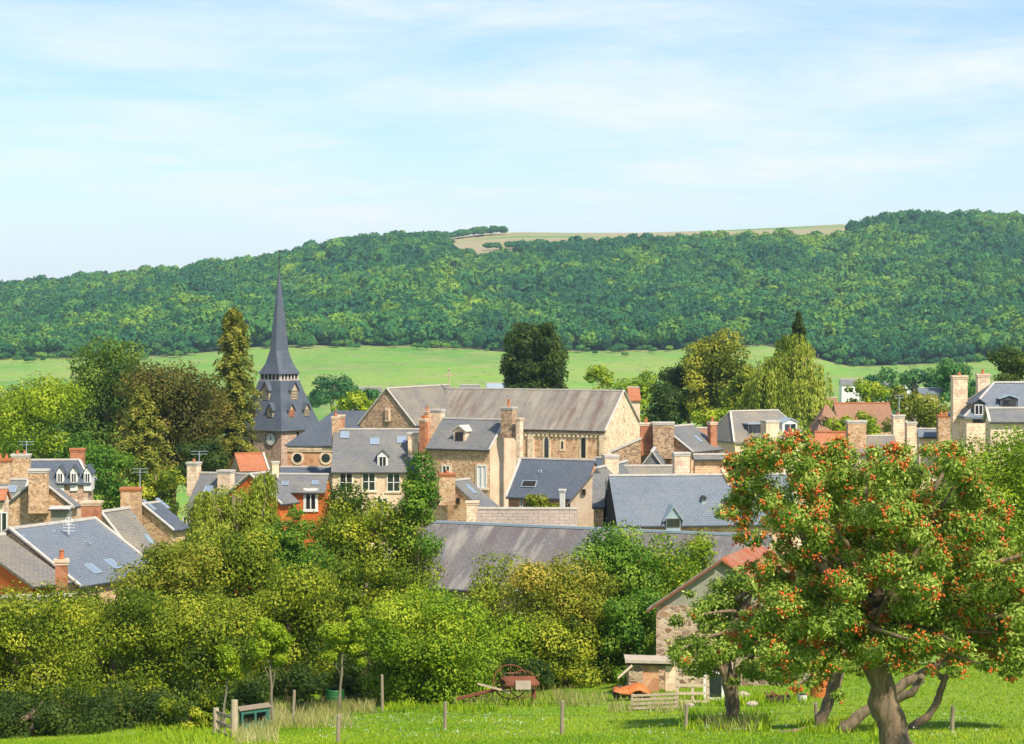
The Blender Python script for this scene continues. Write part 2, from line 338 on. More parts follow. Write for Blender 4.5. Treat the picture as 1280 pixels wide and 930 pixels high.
def grid(name, Ys, us, matf, mats):
    vs = []; fs = []; mi = []
    for Y in Ys:
        for u in us:
            x = u*(Y+70.0); vs.append((x, Y, hterr(x, Y)))
    nu = len(us)
    for j in range(len(Ys)-1):
        for i in range(nu-1):
            a = j*nu+i; fs.append((a, a+1, a+nu+1, a+nu)); mi.append(matf((Ys[j]+Ys[j+1])/2, (us[i]+us[i+1])/2*(Ys[j]+70)))
    me = bpy.data.meshes.new(name); me.from_pydata(vs, [], fs)
    for m in mats: me.materials.append(m)
    me.polygons.foreach_set('material_index', mi); me.polygons.foreach_set('use_smooth', [True]*len(fs)); me.update()
    o = bpy.data.objects.new(name, me); C.objects.link(o); o['kind'] = 'structure'; return o
us = np.linspace(-0.42, 0.42, 141)
Ysn = list(np.arange(-66, 130, 3.0))+list(np.arange(130, 500, 15.0))+list(np.arange(500, 1500, 50.0))+[Y0W]
grid('ground', Ysn, us, lambda Y, x: 0 if Y < 300 else 1, [GRASS, FIELD])
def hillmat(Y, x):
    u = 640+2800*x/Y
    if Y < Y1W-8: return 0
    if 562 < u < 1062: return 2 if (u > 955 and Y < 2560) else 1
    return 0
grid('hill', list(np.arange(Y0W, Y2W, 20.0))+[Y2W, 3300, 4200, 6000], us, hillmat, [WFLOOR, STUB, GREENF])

# ------------------------------------------------------------------ foliage
def leaf_mesh(pos, nrm, size, tint, rng, aspect=0.6, hang=False):
    n = len(pos); t = rng.normal(size=(n, 3))
    if hang: t = t*0.25+np.array([0, 0, 1.0])
    nrm = nrm/np.maximum(1e-6, np.linalg.norm(nrm, axis=1, keepdims=True))
    t -= nrm*np.sum(t*nrm, axis=1, keepdims=True); t /= np.maximum(1e-6, np.linalg.norm(t, axis=1, keepdims=True))
    b = np.cross(nrm, t); s = size[:, None]
    off = rng.uniform(-0.15, 0.25, size=(n, 1))
    v = np.stack([pos-t*s*.5, pos+b*s*.5*aspect+t*s*off, pos+t*s*.5, pos-b*s*.5*aspect+t*s*off], axis=1).reshape(-1, 3)
    return v, np.repeat(tint, 4)
def build_leaves(name, v, tint, mat, parent, base):
    n = len(v)//4; me = bpy.data.meshes.new(name)
    me.vertices.add(4*n); me.loops.add(4*n); me.polygons.add(n)
    me.vertices.foreach_set('co', (v-np.array(base)).astype(np.float32).ravel())
    me.loops.foreach_set('vertex_index', np.arange(4*n, dtype=np.int32))
    me.polygons.foreach_set('loop_start', np.arange(0, 4*n, 4, dtype=np.int32))
    try: me.polygons.foreach_set('loop_total', np.full(n, 4, dtype=np.int32))
    except Exception: pass
    a = me.attributes.new('tint', 'FLOAT', 'POINT'); a.data.foreach_set('value', tint.astype(np.float32))
    me.materials.append(mat); me.update(calc_edges=True)
    o = bpy.data.objects.new(name, me); C.objects.link(o)
    if parent: o.parent = parent
    return o
def cloud(cent, rad, cnt, size, rng, shell=0.45, updark=0.0, upb=0.25, lobet=None, flat=1.0):
    """leaves round lobes; cent (k,3), rad (k,3), cnt per lobe"""
    k = len(cent); idx = np.repeat(np.arange(k), cnt); n = len(idx)
    d = rng.normal(size=(n, 3)); d /= np.linalg.norm(d, axis=1, keepdims=True)
    r = shell+(1-shell)*np.sqrt(rng.random((n, 1)))
    r *= 1+0.22*rng.normal(size=(n, 1))*0.6
    pos = cent[idx]+d*r*rad[idx]
    nr = d*1.0+rng.normal(size=(n, 3))*0.36; nr[:, 2] += upb
    lt = rng.normal(size=k)*0.20 if lobet is None else lobet
    ti = np.clip(0.45+lt[idx]+rng.normal(size=n)*0.10, 0.0, 1.0)
    sz = size*rng.uniform(0.6, 1.35, n)
    return pos, nr, sz, ti
PAL = {
 'hedge': ((0.03, 0.062, 0.005), (0.145, 0.21, 0.010), (0.46, 0.47, 0.035)),
 'olive': ((0.06, 0.085, 0.008), (0.20, 0.23, 0.018), (0.42, 0.40, 0.04)),
 'bright': ((0.05, 0.12, 0.006), (0.19, 0.31, 0.012), (0.46, 0.52, 0.035)),
 'lime': ((0.09, 0.17, 0.006), (0.26, 0.36, 0.012), (0.48, 0.52, 0.04)),
 'yellow': ((0.10, 0.15, 0.010), (0.28, 0.34, 0.022), (0.54, 0.52, 0.09)),
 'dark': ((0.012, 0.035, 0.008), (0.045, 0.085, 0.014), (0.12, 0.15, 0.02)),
 'cedar': ((0.03, 0.075, 0.012), (0.10, 0.18, 0.022), (0.24, 0.31, 0.04)),
 'beech': ((0.04, 0.045, 0.008), (0.12, 0.11, 0.018), (0.25, 0.19, 0.035)),
 'orangey': ((0.08, 0.12, 0.010), (0.22, 0.26, 0.02), (0.48, 0.36, 0.05)),
 'spruce': ((0.07, 0.10, 0.012), (0.22, 0.24, 0.03), (0.46, 0.42, 0.07)),
 'green': ((0.025, 0.09, 0.010), (0.10, 0.22, 0.018), (0.30, 0.42, 0.04)),
 'willow': ((0.12, 0.17, 0.012), (0.31, 0.37, 0.035), (0.54, 0.55, 0.10)),
 'teal': ((0.015, 0.08, 0.032), (0.045, 0.16, 0.045), (0.12, 0.26, 0.05)),
 'apple': ((0.05, 0.11, 0.012), (0.22, 0.33, 0.028), (0.55, 0.60, 0.16)),
}
def leafmat(p): return m_leaf('leaves_'+p, *PAL[p])
def trunk_mesh(base, top, r0, lobes, rng, nlimb=6, rl=0.35):
    mb = MB(); base = Vector(base); top = Vector(top); pts = []; rs = []
    for i in range(7):
        t = i/6; p = base.lerp(top, t)+Vector((rng.normal()*r0*.35, rng.normal()*r0*.35, 0))*(0 if i in (0,) else 1)
        pts.append(p); rs.append(r0*(1.25 if i == 0 else 1-0.55*t))
    mb.tube(pts, rs, 9)
    if len(lobes):
        sel = rng.permutation(len(lobes))[:nlimb]
        for q in sel:
            t = rng.uniform(0.35, 0.95); s = base.lerp(top, t); e = Vector(lobes[q]); m = s.lerp(e, 0.5)+Vector((0, 0, -0.08*(e-s).length))
            mb.tube([s, s.lerp(m, .5), m, m.lerp(e, .5), e], [r0*rl, r0*rl*.85, r0*rl*.6, r0*rl*.4, r0*.08], 6)
    return mb
def tree(name, label, cat, x0, x1, y0, y1, Y, pal, kind='broad', seed=0, dens=1.0, lf=4.0, base=None, r0=None, group=None, lobes=None, bark=None, loose=1.0, depth=0.85, cexp=0.6):
    rng = np.random.default_rng(seed+int(x0*7+y0*13) % 99991)
    k = Y/F; cx = ((x0+x1)/2-CX)*k; a = (x1-x0)/2*k; c = (y1-y0)/2*k; cz = -((y0+y1)/2-HY)*k
    ctr = np.array([cx, Y, cz]); gz = hterr(cx, Y)
    if base is None: b = Vector((cx, Y, gz-0.1))
    else: bb = hground(*base) if len(base) == 2 else Vector(base); b = Vector((bb.x, Y, hterr(bb.x, Y)-0.1))
    ax = np.array([a, min(a, c*1.2)*depth+0.001 if kind != 'hedge' else min(a, 2.6), c])
    area = (x1-x0)*(y1-y0); n = int(area*0.78*dens*(4.6/lf)**2); ls = lf*k
    if kind in ('broad', 'hedge', 'column'):
        nl = lobes or int(max(16, min(110, area/(430 if pal in ('hedge', 'bright', 'green', 'orangey', 'lime') else 280))))
        ph = rng.random(nl)*2*np.pi; ct = rng.uniform(-0.9, 1, nl); st = np.sqrt(np.maximum(0, 1-ct**2))
        rr = rng.uniform(0.12, 0.95, nl)**0.6
        d = np.stack([st*np.cos(ph), st*np.sin(ph), ct], 1); d = np.sign(d)*np.abs(d)**0.78
        lr = min(a, c)*rng.uniform(0.18, 0.46, nl)*(1.15 if nl < 30 else 1.0 if nl < 60 else 0.82)
        if min(a, c) < 0.55*max(a, c): lr *= 1.35
        ctrs = ctr+d*rr[:, None]*ax*np.array([1, 1, 1])
        rad = np.stack([lr*1.1, lr*1.1, lr*0.85], 1)
        # keep inside the crown's extent
        lim = ax*1.02-rad*0.8; dv = ctrs-ctr; dv = np.clip(dv, -np.maximum(lim, 0.02), np.maximum(lim, 0.02)); ctrs = ctr+dv
        wgt = lr**2; cnt = np.maximum(8, (n*0.9*wgt/wgt.sum())).astype(int)
        pos, nr, sz, ti = cloud(ctrs, rad, cnt, ls, rng, 0.74)
        # stray twigs for a ragged outline
        ns = int(n*0.10); ix = rng.integers(0, nl, ns); dd = rng.normal(size=(ns, 3)); dd /= np.linalg.norm(dd, axis=1, keepdims=True); dd[:, 2] = np.abs(dd[:, 2])*rng.choice([1, 1, -.4], ns)
        ps = ctrs[ix]+dd*rad[ix]*rng.uniform(0.9, 1.45, (ns, 1))*loose
        pos = np.vstack([pos, ps]); nr = np.vstack([nr, rng.normal(size=(ns, 3))+[0, 0, .5]]); sz = np.r_[sz, ls*rng.uniform(.6, 1.2, ns)]; ti = np.r_[ti, np.clip(rng.normal(.6, .15, ns), 0, 1)]
        v, tt = leaf_mesh(pos, nr, sz, ti, rng, 0.62)
        top = Vector((cx, Y, cz+c*0.45)); limbs = ctrs
    elif kind == 'conifer':
        P_, N_, S_, T_ = [], [], [], []; nb = int(max(60, area/55)); limbs = []
        H = 2*c; zt = cz+c
        per = max(12, n//nb)
        for i in range(nb):
            h = (i+rng.random())/nb; h = h**1.15; prof = (h**cexp)*(1-0.25*max(0, h-0.85)/0.15); L = a*max(0.08, prof)*rng.uniform(0.45, 1.12)
            phi = rng.random()*2*np.pi; z = zt-h*H; dr = np.array([np.cos(phi), np.sin(phi)])
            t = rng.random(per)**0.7; wdt = L*0.26*(1.15-t)+ls*0.4
            lat = rng.normal(size=per)*wdt*0.55; x = dr[0]*t*L-dr[1]*lat; y = dr[1]*t*L+dr[0]*lat
            zz_ = z+t*L*0.16-(t**2)*L*0.42+rng.normal(size=per)*ls*0.45-np.abs(lat)*0.25
            P_.append(np.stack([cx+x, Y+y*0.9, zz_], 1)); nn = rng.normal(size=(per, 3))*0.45; nn[:, 2] += 1; nn[:, 0] += dr[0]*.3; nn[:, 1] += dr[1]*.3; N_.append(nn)
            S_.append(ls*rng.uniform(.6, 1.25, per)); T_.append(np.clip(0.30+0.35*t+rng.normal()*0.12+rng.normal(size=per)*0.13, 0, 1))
        pos = np.vstack(P_); v, tt = leaf_mesh(pos, np.vstack(N_), np.concatenate(S_), np.concatenate(T_), rng, 0.5)
        top = Vector((cx, Y, zt-0.02*H)); limbs = []
    elif kind == 'willow':
        K = 34; ns = int(area/22); P_, S_, T_ = [], [], []; per = max(14, n//ns)
        mx_ = []
        for q in range(K):
            phi = rng.random()*2*np.pi; rr = np.sqrt(rng.random())*0.9; top_ = (max(0, 1-rr**2.4))**.55
            mx_.append((rr*np.cos(phi)*a, rr*np.sin(phi)*a*.8, cz-c+2*c*(top_*rng.uniform(.55, 1.0) if q else 1.0), a*rng.uniform(.20, .36), rng.normal()*.14))
        for i in range(ns):
            mxx, myy, mz, mr, mt = mx_[rng.integers(0, K)]; phi = rng.random()*2*np.pi; rr = np.sqrt(rng.random())
            ex = mxx+rr*np.cos(phi)*mr; ey = myy+rr*np.sin(phi)*mr; ztop = mz-mr*.9*rr**2-rng.random()*.15*mr
            Ln = min(ztop-(cz-c), 2*c*rng.uniform(.14, .5)*(.5+rr*.6)); Ln = max(.2, Ln); t = rng.random(per)
            sw = rng.normal(size=2)*0.04*Ln
            P_.append(np.stack([cx+ex+np.cos(phi)*mr*.3*t**.5+sw[0]*t*t+rng.normal(size=per)*ls*.4, Y+ey+np.sin(phi)*mr*.3*t**.5+sw[1]*t*t+rng.normal(size=per)*ls*.4, ztop-t*Ln], 1))
            S_.append(ls*rng.uniform(.7, 1.5, per)); T_.append(np.clip(.45+mt+rng.normal()*.12+rng.normal(size=per)*.12, 0, 1))
        pos = np.vstack(P_); nn = rng.normal(size=pos.shape); nn[:, 2] *= .3; nn[:, :2] += (pos-ctr)[:, :2]/a*.8; nn[:, 2] += .15
        v, tt = leaf_mesh(pos, nn, np.concatenate(S_), np.concatenate(T_), rng, 0.38, hang=True)
        top = Vector((cx, Y, cz+c*0.6)); limbs = [(cx+rng.normal()*a*.4, Y+rng.normal()*a*.3, cz+c*.6) for _ in range(7)]
    r = root(name, b, label, cat, group)
    build_leaves('crown', v, tt, leafmat(pal), r, b)
    rr0 = r0 or max(0.06, a*0.07)
    trunk_mesh(b, top, rr0, [Vector(q) for q in limbs] if len(limbs) else [], rng, 7).build('trunk', bark or BARK, r, smooth=True)
    return r

# ------------------------------------------------------------------ the wood on the hill (one mass)
def make_forest():
    rng = np.random.default_rng(5)
    protos = bpy.data.collections.new('canopy_shapes')
    fm = m_leaf('leaves_wood', (0.012, 0.085, 0.042), (0.050, 0.180, 0.036), (0.22, 0.36, 0.025), 0.15)
    t = fm.node_tree
    rampn = [n for n in t.nodes if n.type == 'VALTORGB'][0]; att = [n for n in t.nodes if n.type == 'ATTRIBUTE'][0]
    ai = N(t, 'ShaderNodeAttribute', attribute_name='hue'); ai.attribute_type = 'INSTANCER'
    t.links.new(M(t, 'ADD', M(t, 'MULTIPLY', att.outputs['Fac'], 0.45), M(t, 'MULTIPLY', ai.outputs['Fac'], 0.75)), rampn.inputs[0])
    for q in range(7):
        nl = 11; d = rng.normal(size=(nl, 3)); d /= np.linalg.norm(d, axis=1, keepdims=True); d[:, 2] = np.abs(d[:, 2])*.9
        cent = d*np.array([.52, .52, .42])+[0, 0, .1]; lr = rng.uniform(.30, .46, nl)
        pos, nr, sz, ti = cloud(cent, np.stack([lr, lr, lr*.85], 1), np.full(nl, 60), 0.27, rng, 0.85, upb=.15)
        v, tt = leaf_mesh(pos, nr, sz, ti, rng, 0.85)
        o = build_leaves('canopy_tuft', v, tt, fm, None, (0, 0, 0)); C.objects.unlink(o); protos.objects.link(o)
    pts = []; sc = []; hue = []
    Y = Y0W-15
    while Y < Y2W:
        step = 7.2 if Y < Y1W+20 else 12
        xs = np.arange(-0.31*Y, 0.31*Y, 8.8)
        for x in xs:
            xx = x+rng.normal()*2.6; yy = Y+rng.normal()*2.6; u = 640+2800*xx/yy
            infield = 560 < u < 1064
            if yy > Y1W-5 and infield: continue
            if yy > Y1W+110 and not infield and u < 560: continue
            if yy > Y1W+160: continue
            if yy < Y0W+8 and rng.random() < .35: continue
            # small clearings at the foot of the wood
            if yy < 1640 and mnoise.noise(Vector((xx*.012, yy*.006, 11))) > 0.42: continue
            r = rng.uniform(3.6, 8.8)*(1.0+.35*rng.random()**3)*(1+.35*mnoise.noise(Vector((xx*.015, yy*.01, 9)))); pts.append((xx, yy, hterr(xx, yy)+r*.75)); sc.append((r, r, r*rng.uniform(.95, 1.35)))
            hn = mnoise.noise(Vector((xx*.008, yy*.005, 1)))*.5+mnoise.noise(Vector((xx*.035, yy*.02, 4)))*.3
            hue.append(min(1, max(0, .30+hn+rng.normal()*.20)))
        Y += step
    for _ in range(420):                          # ragged scrub spilling out of the wood's lower edge
        xx = rng.uniform(-520, 520); yy = Y0W-4-abs(rng.normal())*16*(1.2+mnoise.noise(Vector((xx*.02, 3, 3)))*2)
        r = rng.uniform(1.4, 4.2); pts.append((xx, yy, hterr(xx, yy)+r*.6)); sc.append((r*1.3, r, r)); hue.append(min(1, max(0, rng.normal(.35, .2))))
    # rows of trees on the plateau's skyline
    for (ua, ub, Yr, n, rs) in ((500, 630, 2900, 90, (5, 8.5)), (608, 624, 2560, 5, (5, 6.5)), (634, 678, 2540, 30, (4.5, 6)), (552, 588, 2380, 34, (5, 9)), (0, 30, 2600, 3, (8, 9))):
        for _ in range(n):
            u = rng.uniform(ua, ub); yy = Yr+rng.normal()*8; xx = (u-640)/2800*yy; r = rng.uniform(*rs)
            pts.append((xx, yy, hterr(xx, yy)+r*.7)); sc.append((r*1.1, r, r)); hue.append(.18+rng.random()*.2)
    me = bpy.data.meshes.new('wood_points'); me.from_pydata(pts, [], [])
    for nm, ty, dat in (('hue', 'FLOAT', np.array(hue)), ('sc', 'FLOAT_VECTOR', np.array(sc).ravel()), ('rz', 'FLOAT', rng.random(len(pts))*6.28)):
        a = me.attributes.new(nm, ty, 'POINT'); a.data.foreach_set('vector' if ty == 'FLOAT_VECTOR' else 'value', dat.astype(np.float32))
    o = bpy.data.objects.new('hillside_wood', me); C.objects.link(o)
    tag(o, 'dense green deciduous wood covering the whole far hillside', 'wood', kind='stuff')
    g = bpy.data.node_groups.new('scatter_canopy', 'GeometryNodeTree')
    g.interface.new_socket('Geometry', in_out='INPUT', socket_type='NodeSocketGeometry'); g.interface.new_socket('Geometry', in_out='OUTPUT', socket_type='NodeSocketGeometry')
    gi = g.nodes.new('NodeGroupInput'); go = g.nodes.new('NodeGroupOutput'); ci = g.nodes.new('GeometryNodeCollectionInfo'); iop = g.nodes.new('GeometryNodeInstanceOnPoints')
    ci.inputs['Collection'].default_value = protos; ci.inputs['Separate Children'].default_value = True; ci.inputs['Reset Children'].default_value = True
    iop.inputs['Pick Instance'].default_value = True
    def na(nm, ty):
        n = g.nodes.new('GeometryNodeInputNamedAttribute'); n.data_type = ty; n.inputs[0].default_value = nm; return n.outputs[0]
    cx = g.nodes.new('ShaderNodeCombineXYZ'); g.links.new(na('rz', 'FLOAT'), cx.inputs[2])
    g.links.new(cx.outputs[0], iop.inputs['Rotation']); g.links.new(na('sc', 'FLOAT_VECTOR'), iop.inputs['Scale'])
    g.links.new(gi.outputs[0], iop.inputs['Points']); g.links.new(ci.outputs[0], iop.inputs['Instance']); g.links.new(iop.outputs[0], go.inputs[0])
    md = o.modifiers.new('scatter', 'NODES'); md.node_group = g
    print('forest trees', len(pts))
make_forest()

# ------------------------------------------------------------------ buildings
def ray(px, py): return Vector(((px-CX)/F, 1.0, -(py-HY)/F))
def hit(px, py, p0, n):
    d = ray(px, py); return d*(p0.dot(n)/d.dot(n))
class H: pass
def house(name, label, A, Bx, th, E, wall, roof, pitch=42, cat='house', hipA=0, hipB=0, ridge=LEAD, coping=None, group=None, Lm=None, wallB=None, gmat=None, eo=0.25, go=0.12, fascia=True, zg=None):
    """A=(px,py,Y) left ridge end; Bx=px of right end; th=degrees, + when the right end is farther; E=eave row, or (px,py) of the left eave corner"""
    s = H(); a = P(*A); th = math.radians(th); u = Vector((math.cos(th), math.sin(th), 0)); n = Vector((math.sin(th), -math.cos(th), 0))
    if Lm is None:
        q = (Bx-CX)/F; L = (q*a.y-a.x)/(u.x-q*u.y)
    else: L = Lm
    if isinstance(E, tuple):
        q = (E[0]-CX)/F; wd = (q*a.y-a.x)/(n.x-q*n.y); e = a+n*wd; zE = -(E[1]-HY)/F*e.y; d = a.z-zE
    else:
        k = (E-HY)/F; tp = math.tan(math.radians(pitch)); wd = (a.z+k*a.y)/(tp+k*math.cos(th)); d = wd*tp
    b = a+u*L; s.a, s.b, s.u, s.n, s.w, s.d, s.L = a, b, u, n, wd, d, L
    cs = [a+n*wd, a-n*wd, b+n*wd, b-n*wd]
    g = min(hterr(c.x, c.y) for c in cs)-0.4 if zg is None else zg
    ze = a.z-d; base = (a+b)/2; base.z = g; s.g = g; s.ze = ze
    if ze-g < 1.8: g = ze-2.2; s.g = g; base.z = g
    s.r = root(name, base, label, cat, group)
    sn = (n*d+UP*wd).normalized(); s.sn = sn                       # normal of the front slope
    wi = wd-eo; hin = a.z-0.22-0.0; 
    def sec(o, h): return [o+n*wi+UP*(g-a.z), o+n*wi+UP*(-d*wi/wd-0.19), o+UP*(-0.19), o-n*wi+UP*(-d*wi/wd-0.19), o-n*wi+UP*(g-a.z)]
    tn = 0.13*math.hypot(wd, d)/wd
    mb = MB(); mr = MB()
    if not hipA and not hipB:
        mb.prism(sec(a+u*go, 0), u*(L-2*go)).build('wall', wall, s.r)
        pr = [a+n*wd-UP*d, a, a-n*wd-UP*d, a-n*wd-UP*(d+tn), a-UP*tn, a+n*wd-UP*(d+tn)]
        mr.prism(pr, u*L)
    else:
        pa, pb = a-u*hipA, b+u*hipB
        def rect(off, z): return [p+sg*n*off+UP*(z-a.z) for p, sg in ((pa+u*(eo if hipA else go), 1), (pb-u*(eo if hipB else go), 1), (pb-u*(eo if hipB else go), -1), (pa+u*(eo if hipA else go), -1))]
        lo = rect(wi, g); hi = rect(wi, ze-0.02)
        mb.add(lo+hi, [(3, 2, 1, 0), (4, 5, 6, 7)]+[(i, (i+1) % 4, 4+(i+1) % 4, 4+i) for i in range(4)])
        for p, hp, sg in ((a+u*go, hipA, 1), (b-u*go, hipB, -1)):
            if not hp: mb.prism([p+n*wi+UP*(ze-a.z-.03), p-UP*.2, p-n*wi+UP*(ze-a.z-.03)], u*sg*0.3)
        mb.build('wall', wall, s.r)
        c = [pa+n*wd-UP*d, pb+n*wd-UP*d, pb-n*wd-UP*d, pa-n*wd-UP*d]; vs = c+[p-UP*tn for p in c]+[a, b]
        mr.add(vs, [(0, 1, 9, 8), (2, 3, 8, 9), (3, 0, 8), (1, 2, 9), (7, 6, 5, 4)]+[((i+1) % 4, i, 4+i, 4+(i+1) % 4) for i in range(4)])
    mr.build('roof', roof, s.r)
    if ridge:
        m = MB(); m.obox((a+b)/2+UP*0.03, u*(L/2), n*0.13, UP*0.07)
        if hipA:
            for sg in (1, -1): c = a-u*hipA+sg*n*wd-UP*d; v = (c-a); m.obox((a+c)/2+UP*.04, v/2, v.cross(UP).normalized()*.10, UP*.05)
        if hipB:
            for sg in (1, -1): c = b+u*hipB+sg*n*wd-UP*d; v = (c-b); m.obox((b+c)/2+UP*.04, v/2, v.cross(UP).normalized()*.10, UP*.05)
        m.build('ridge', ridge, s.r)
    if fascia:
        for sg in (1, -1):
            e = (a+b)/2+sg*n*(wd+.05)-UP*(d+tn*.6); MB().obox(e, u*(L/2), n*.05, UP*.05).build('gutter', DARKW, s.r)
    if coping:
        for end in coping:
            p = a if end == 'A' else b; m = MB(); hw = 0.10
            for sg in (1, -1):
                v = sg*n*wd-UP*d; m.obox(p+v*0.5+UP*0.06, v*0.5, u*hw, UP*0.06)
            m.build('coping', LEAD, s.r)
    if gmat:
        for end, mt in gmat:
            p = a if end == 'A' else b; sg = -1 if end == 'A' else 1
            MB().prism(sec(p-sg*u*(go-.03), 0), -u*sg*0.02).build('gable_wall', mt, s.r)
    return s
def ax_for(s, face):
    if face == 'front': return s.u, s.n, s.a+s.n*(s.w-0.25)
    if face == 'A': return -s.n, -s.u, s.a+s.u*0.08
    if face == 'B': return s.n, s.u, s.b-s.u*0.08
def window(s, px, py, w, h, face='front', frame=WHITE, glass=GLASS, mull=1, surround=None, arch=False, transom=0, label=None, name='window'):
    ux, nn, p0 = ax_for(s, face); c = hit(px, py, p0, nn); m = MB(); t = 0.07
    fo = nn*0.05
    m.obox(c+fo+UP*(h/2-t/2), ux*(w/2), nn*.05, UP*(t/2)); m.obox(c+fo-UP*(h/2-t/2), ux*(w/2), nn*.05, UP*(t/2))
    for sg in (1, -1): m.obox(c+fo+sg*ux*(w/2-t/2), ux*(t/2), nn*.05, UP*(h/2-t))
    for i in range(mull): m.obox(c+fo+ux*(-w/2+w*(i+1)/(mull+1)), ux*.045, nn*.045, UP*(h/2-t))
    for i in range(transom): m.obox(c+fo+UP*(-h/2+h*(i+1)/(transom+1)), ux*(w/2-t), nn*.04, UP*.03)
    f = m.build(name, frame, s.r, label)
    MB().obox(c+nn*.02, ux*(w/2-t*.5), nn*.015, UP*(h/2-t*.5)).build('pane', glass, f)
    if surround:
        m = MB(); k = .16
        m.obox(c+UP*(h/2+k/2), ux*(w/2+k), nn*.07, UP*(k/2)); m.obox(c-UP*(h/2+k/2), ux*(w/2+k*1.2), nn*.12, UP*(k/2))
        for sg in (1, -1): m.obox(c+sg*ux*(w/2+k/2), ux*(k/2), nn*.06, UP*(h/2))
        m.build('surround', surround, f)
    return f
def skylight(s, px, py, w, h, glass=SKYGL, frame=ZINC):
    nn = s.sn; c = hit(px, py, s.a, nn); sl = nn.cross(s.u).normalized(); m = MB(); t = .06
    for sg in (1, -1):
        m.obox(c+nn*.05+sg*s.u*(w/2-t/2), s.u*(t/2), nn*.06, sl*(h/2)); m.obox(c+nn*.05+sg*sl*(h/2-t/2), s.u*(w/2-t), nn*.06, sl*(t/2))
    f = m.build('skylight', frame, s.r)
    MB().obox(c+nn*.05, s.u*(w/2-t), nn*.03, sl*(h/2-t)).build('pane', glass, f); return f
def dormer(s, px, py, w, h, rise=0.5, wallm=WHITE, roofm=None, frame=WHITE, glass=GLASS, proud=0.5, kind='gable', fr=0.72, ov=.14):
    """px,py: centre of the dormer's front wall"""
    c0 = hit(px, py, s.a+s.sn*0.0, s.sn); c = c0+s.n*proud*0+s.n*0.35; u, n = s.u, s.n; depth = (h+rise)*s.w/s.d+0.6
    roofm = roofm or SL_GREY
    back = -n*depth; fr0 = c
    poly = [fr0-u*w/2-UP*(h/2+.6), fr0+u*w/2-UP*(h/2+.6), fr0+u*w/2+UP*h/2, fr0+UP*(h/2+(rise if kind == 'gable' else 0)*.96), fr0-u*w/2+UP*h/2]
    f = MB().prism(poly, back).build('dormer', wallm, s.r)
    o = ov; m = MB(); top = fr0+n*.15
    if kind == 'gable':
        sl = rise/(w/2)
        pr = [top-u*(w/2+o)+UP*(h/2-sl*o+.03), top+UP*(h/2+rise+.03), top+u*(w/2+o)+UP*(h/2-sl*o+.03), top+u*(w/2+o)+UP*(h/2-sl*o+.12), top+UP*(h/2+rise+.13), top-u*(w/2+o)+UP*(h/2-sl*o+.12)]
        m.prism(pr, back)
    else:
        m.prism([top-u*(w/2+o)+UP*(h/2+.02), top+u*(w/2+o)+UP*(h/2+.02), top+u*(w/2+o)+UP*(h/2+.14), top-u*(w/2+o)+UP*(h/2+.14)], back)
    m.build('dormer_roof', roofm, f)
    ww, hh, t = w*fr, h*0.86, .06; m = MB(); wc = fr0+n*.03
    for sg in (1, -1):
        m.obox(wc+sg*u*(ww/2-t/2), u*(t/2), n*.04, UP*(hh/2)); m.obox(wc+sg*UP*(hh/2-t/2), u*(ww/2-t), n*.04, UP*(t/2))
    m.obox(wc, u*.03, n*.035, UP*(hh/2-t)); m.build('window_frame', frame, f)
    MB().obox(wc-n*.015, u*(ww/2-t*.5), n*.02, UP*(hh/2-t*.5)).build('pane', glass, f)
    return f
def chimney(s, x0, x1, yt, yb, Y=None, mat=BR_ORANGE, dd=0.7, cap=CREAMST, pots=1, potm=TERRA, rot=None, pot_h=0.45, label=None, capw=.08):
    if Y is None: Y = s.a.y+s.u.y*(((x0+x1)/2-CX)/F*s.a.y-s.a.x)/max(.2, s.u.x) if abs(s.u.x) > .3 else s.a.y
    k = Y/F; c = P((x0+x1)/2, yt, Y); zb = -(yb-HY)*k-1.2; u = s.u if rot is None else Vector((math.cos(math.radians(rot)), math.sin(math.radians(rot)), 0)); n = Vector((u.y, -u.x, 0))
    wv = (x1-x0)*k; al = abs(math.atan2(u.y, u.x)); w = max(.4, (wv-dd*abs(math.sin(al)))/max(.3, abs(math.cos(al)))); h = c.z-zb
    m = MB(); m.obox(c-UP*(h/2), u*w/2, n*dd/2, UP*(h/2-.0)); o = m.build('chimney', mat, s.r, label)
    m = MB(); m.obox(c-UP*.02, u*(w/2+capw), n*(dd/2+capw), UP*.07); m.obox(c-UP*.17, u*(w/2+capw*.5), n*(dd/2+capw*.5), UP*.05); m.build('chimney_cap', cap, o)
    for i in range(pots):
        q = c+u*w*((i+.5)/pots-.5)*.8; MB().lathe(q+UP*.05, [(.15, 0), (.17, .06), (.13, .1), (.11, pot_h*.85), (.14, pot_h*.9), (.14, pot_h)], 10).build('chimney_pot', potm, o)
    return o
def aerial(s, px, yb, yt, Y, w=1.2):
    p = P(px, yb, Y); q = P(px, yt, Y); m = MB(); m.tube([p, q], .035, 6)
    for i, t in enumerate((-.0, -.25)): m.tube([q+UP*t-Vector((w/2, 0, 0)), q+UP*t+Vector((w/2, 0, 0))], .02, 5)
    for i in range(7): x = -w/2+w*i/6; m.tube([q+Vector((x, -.25, 0)), q+Vector((x, .25, 0))], .014, 4)
    m.build('aerial', ZINC, s.r)

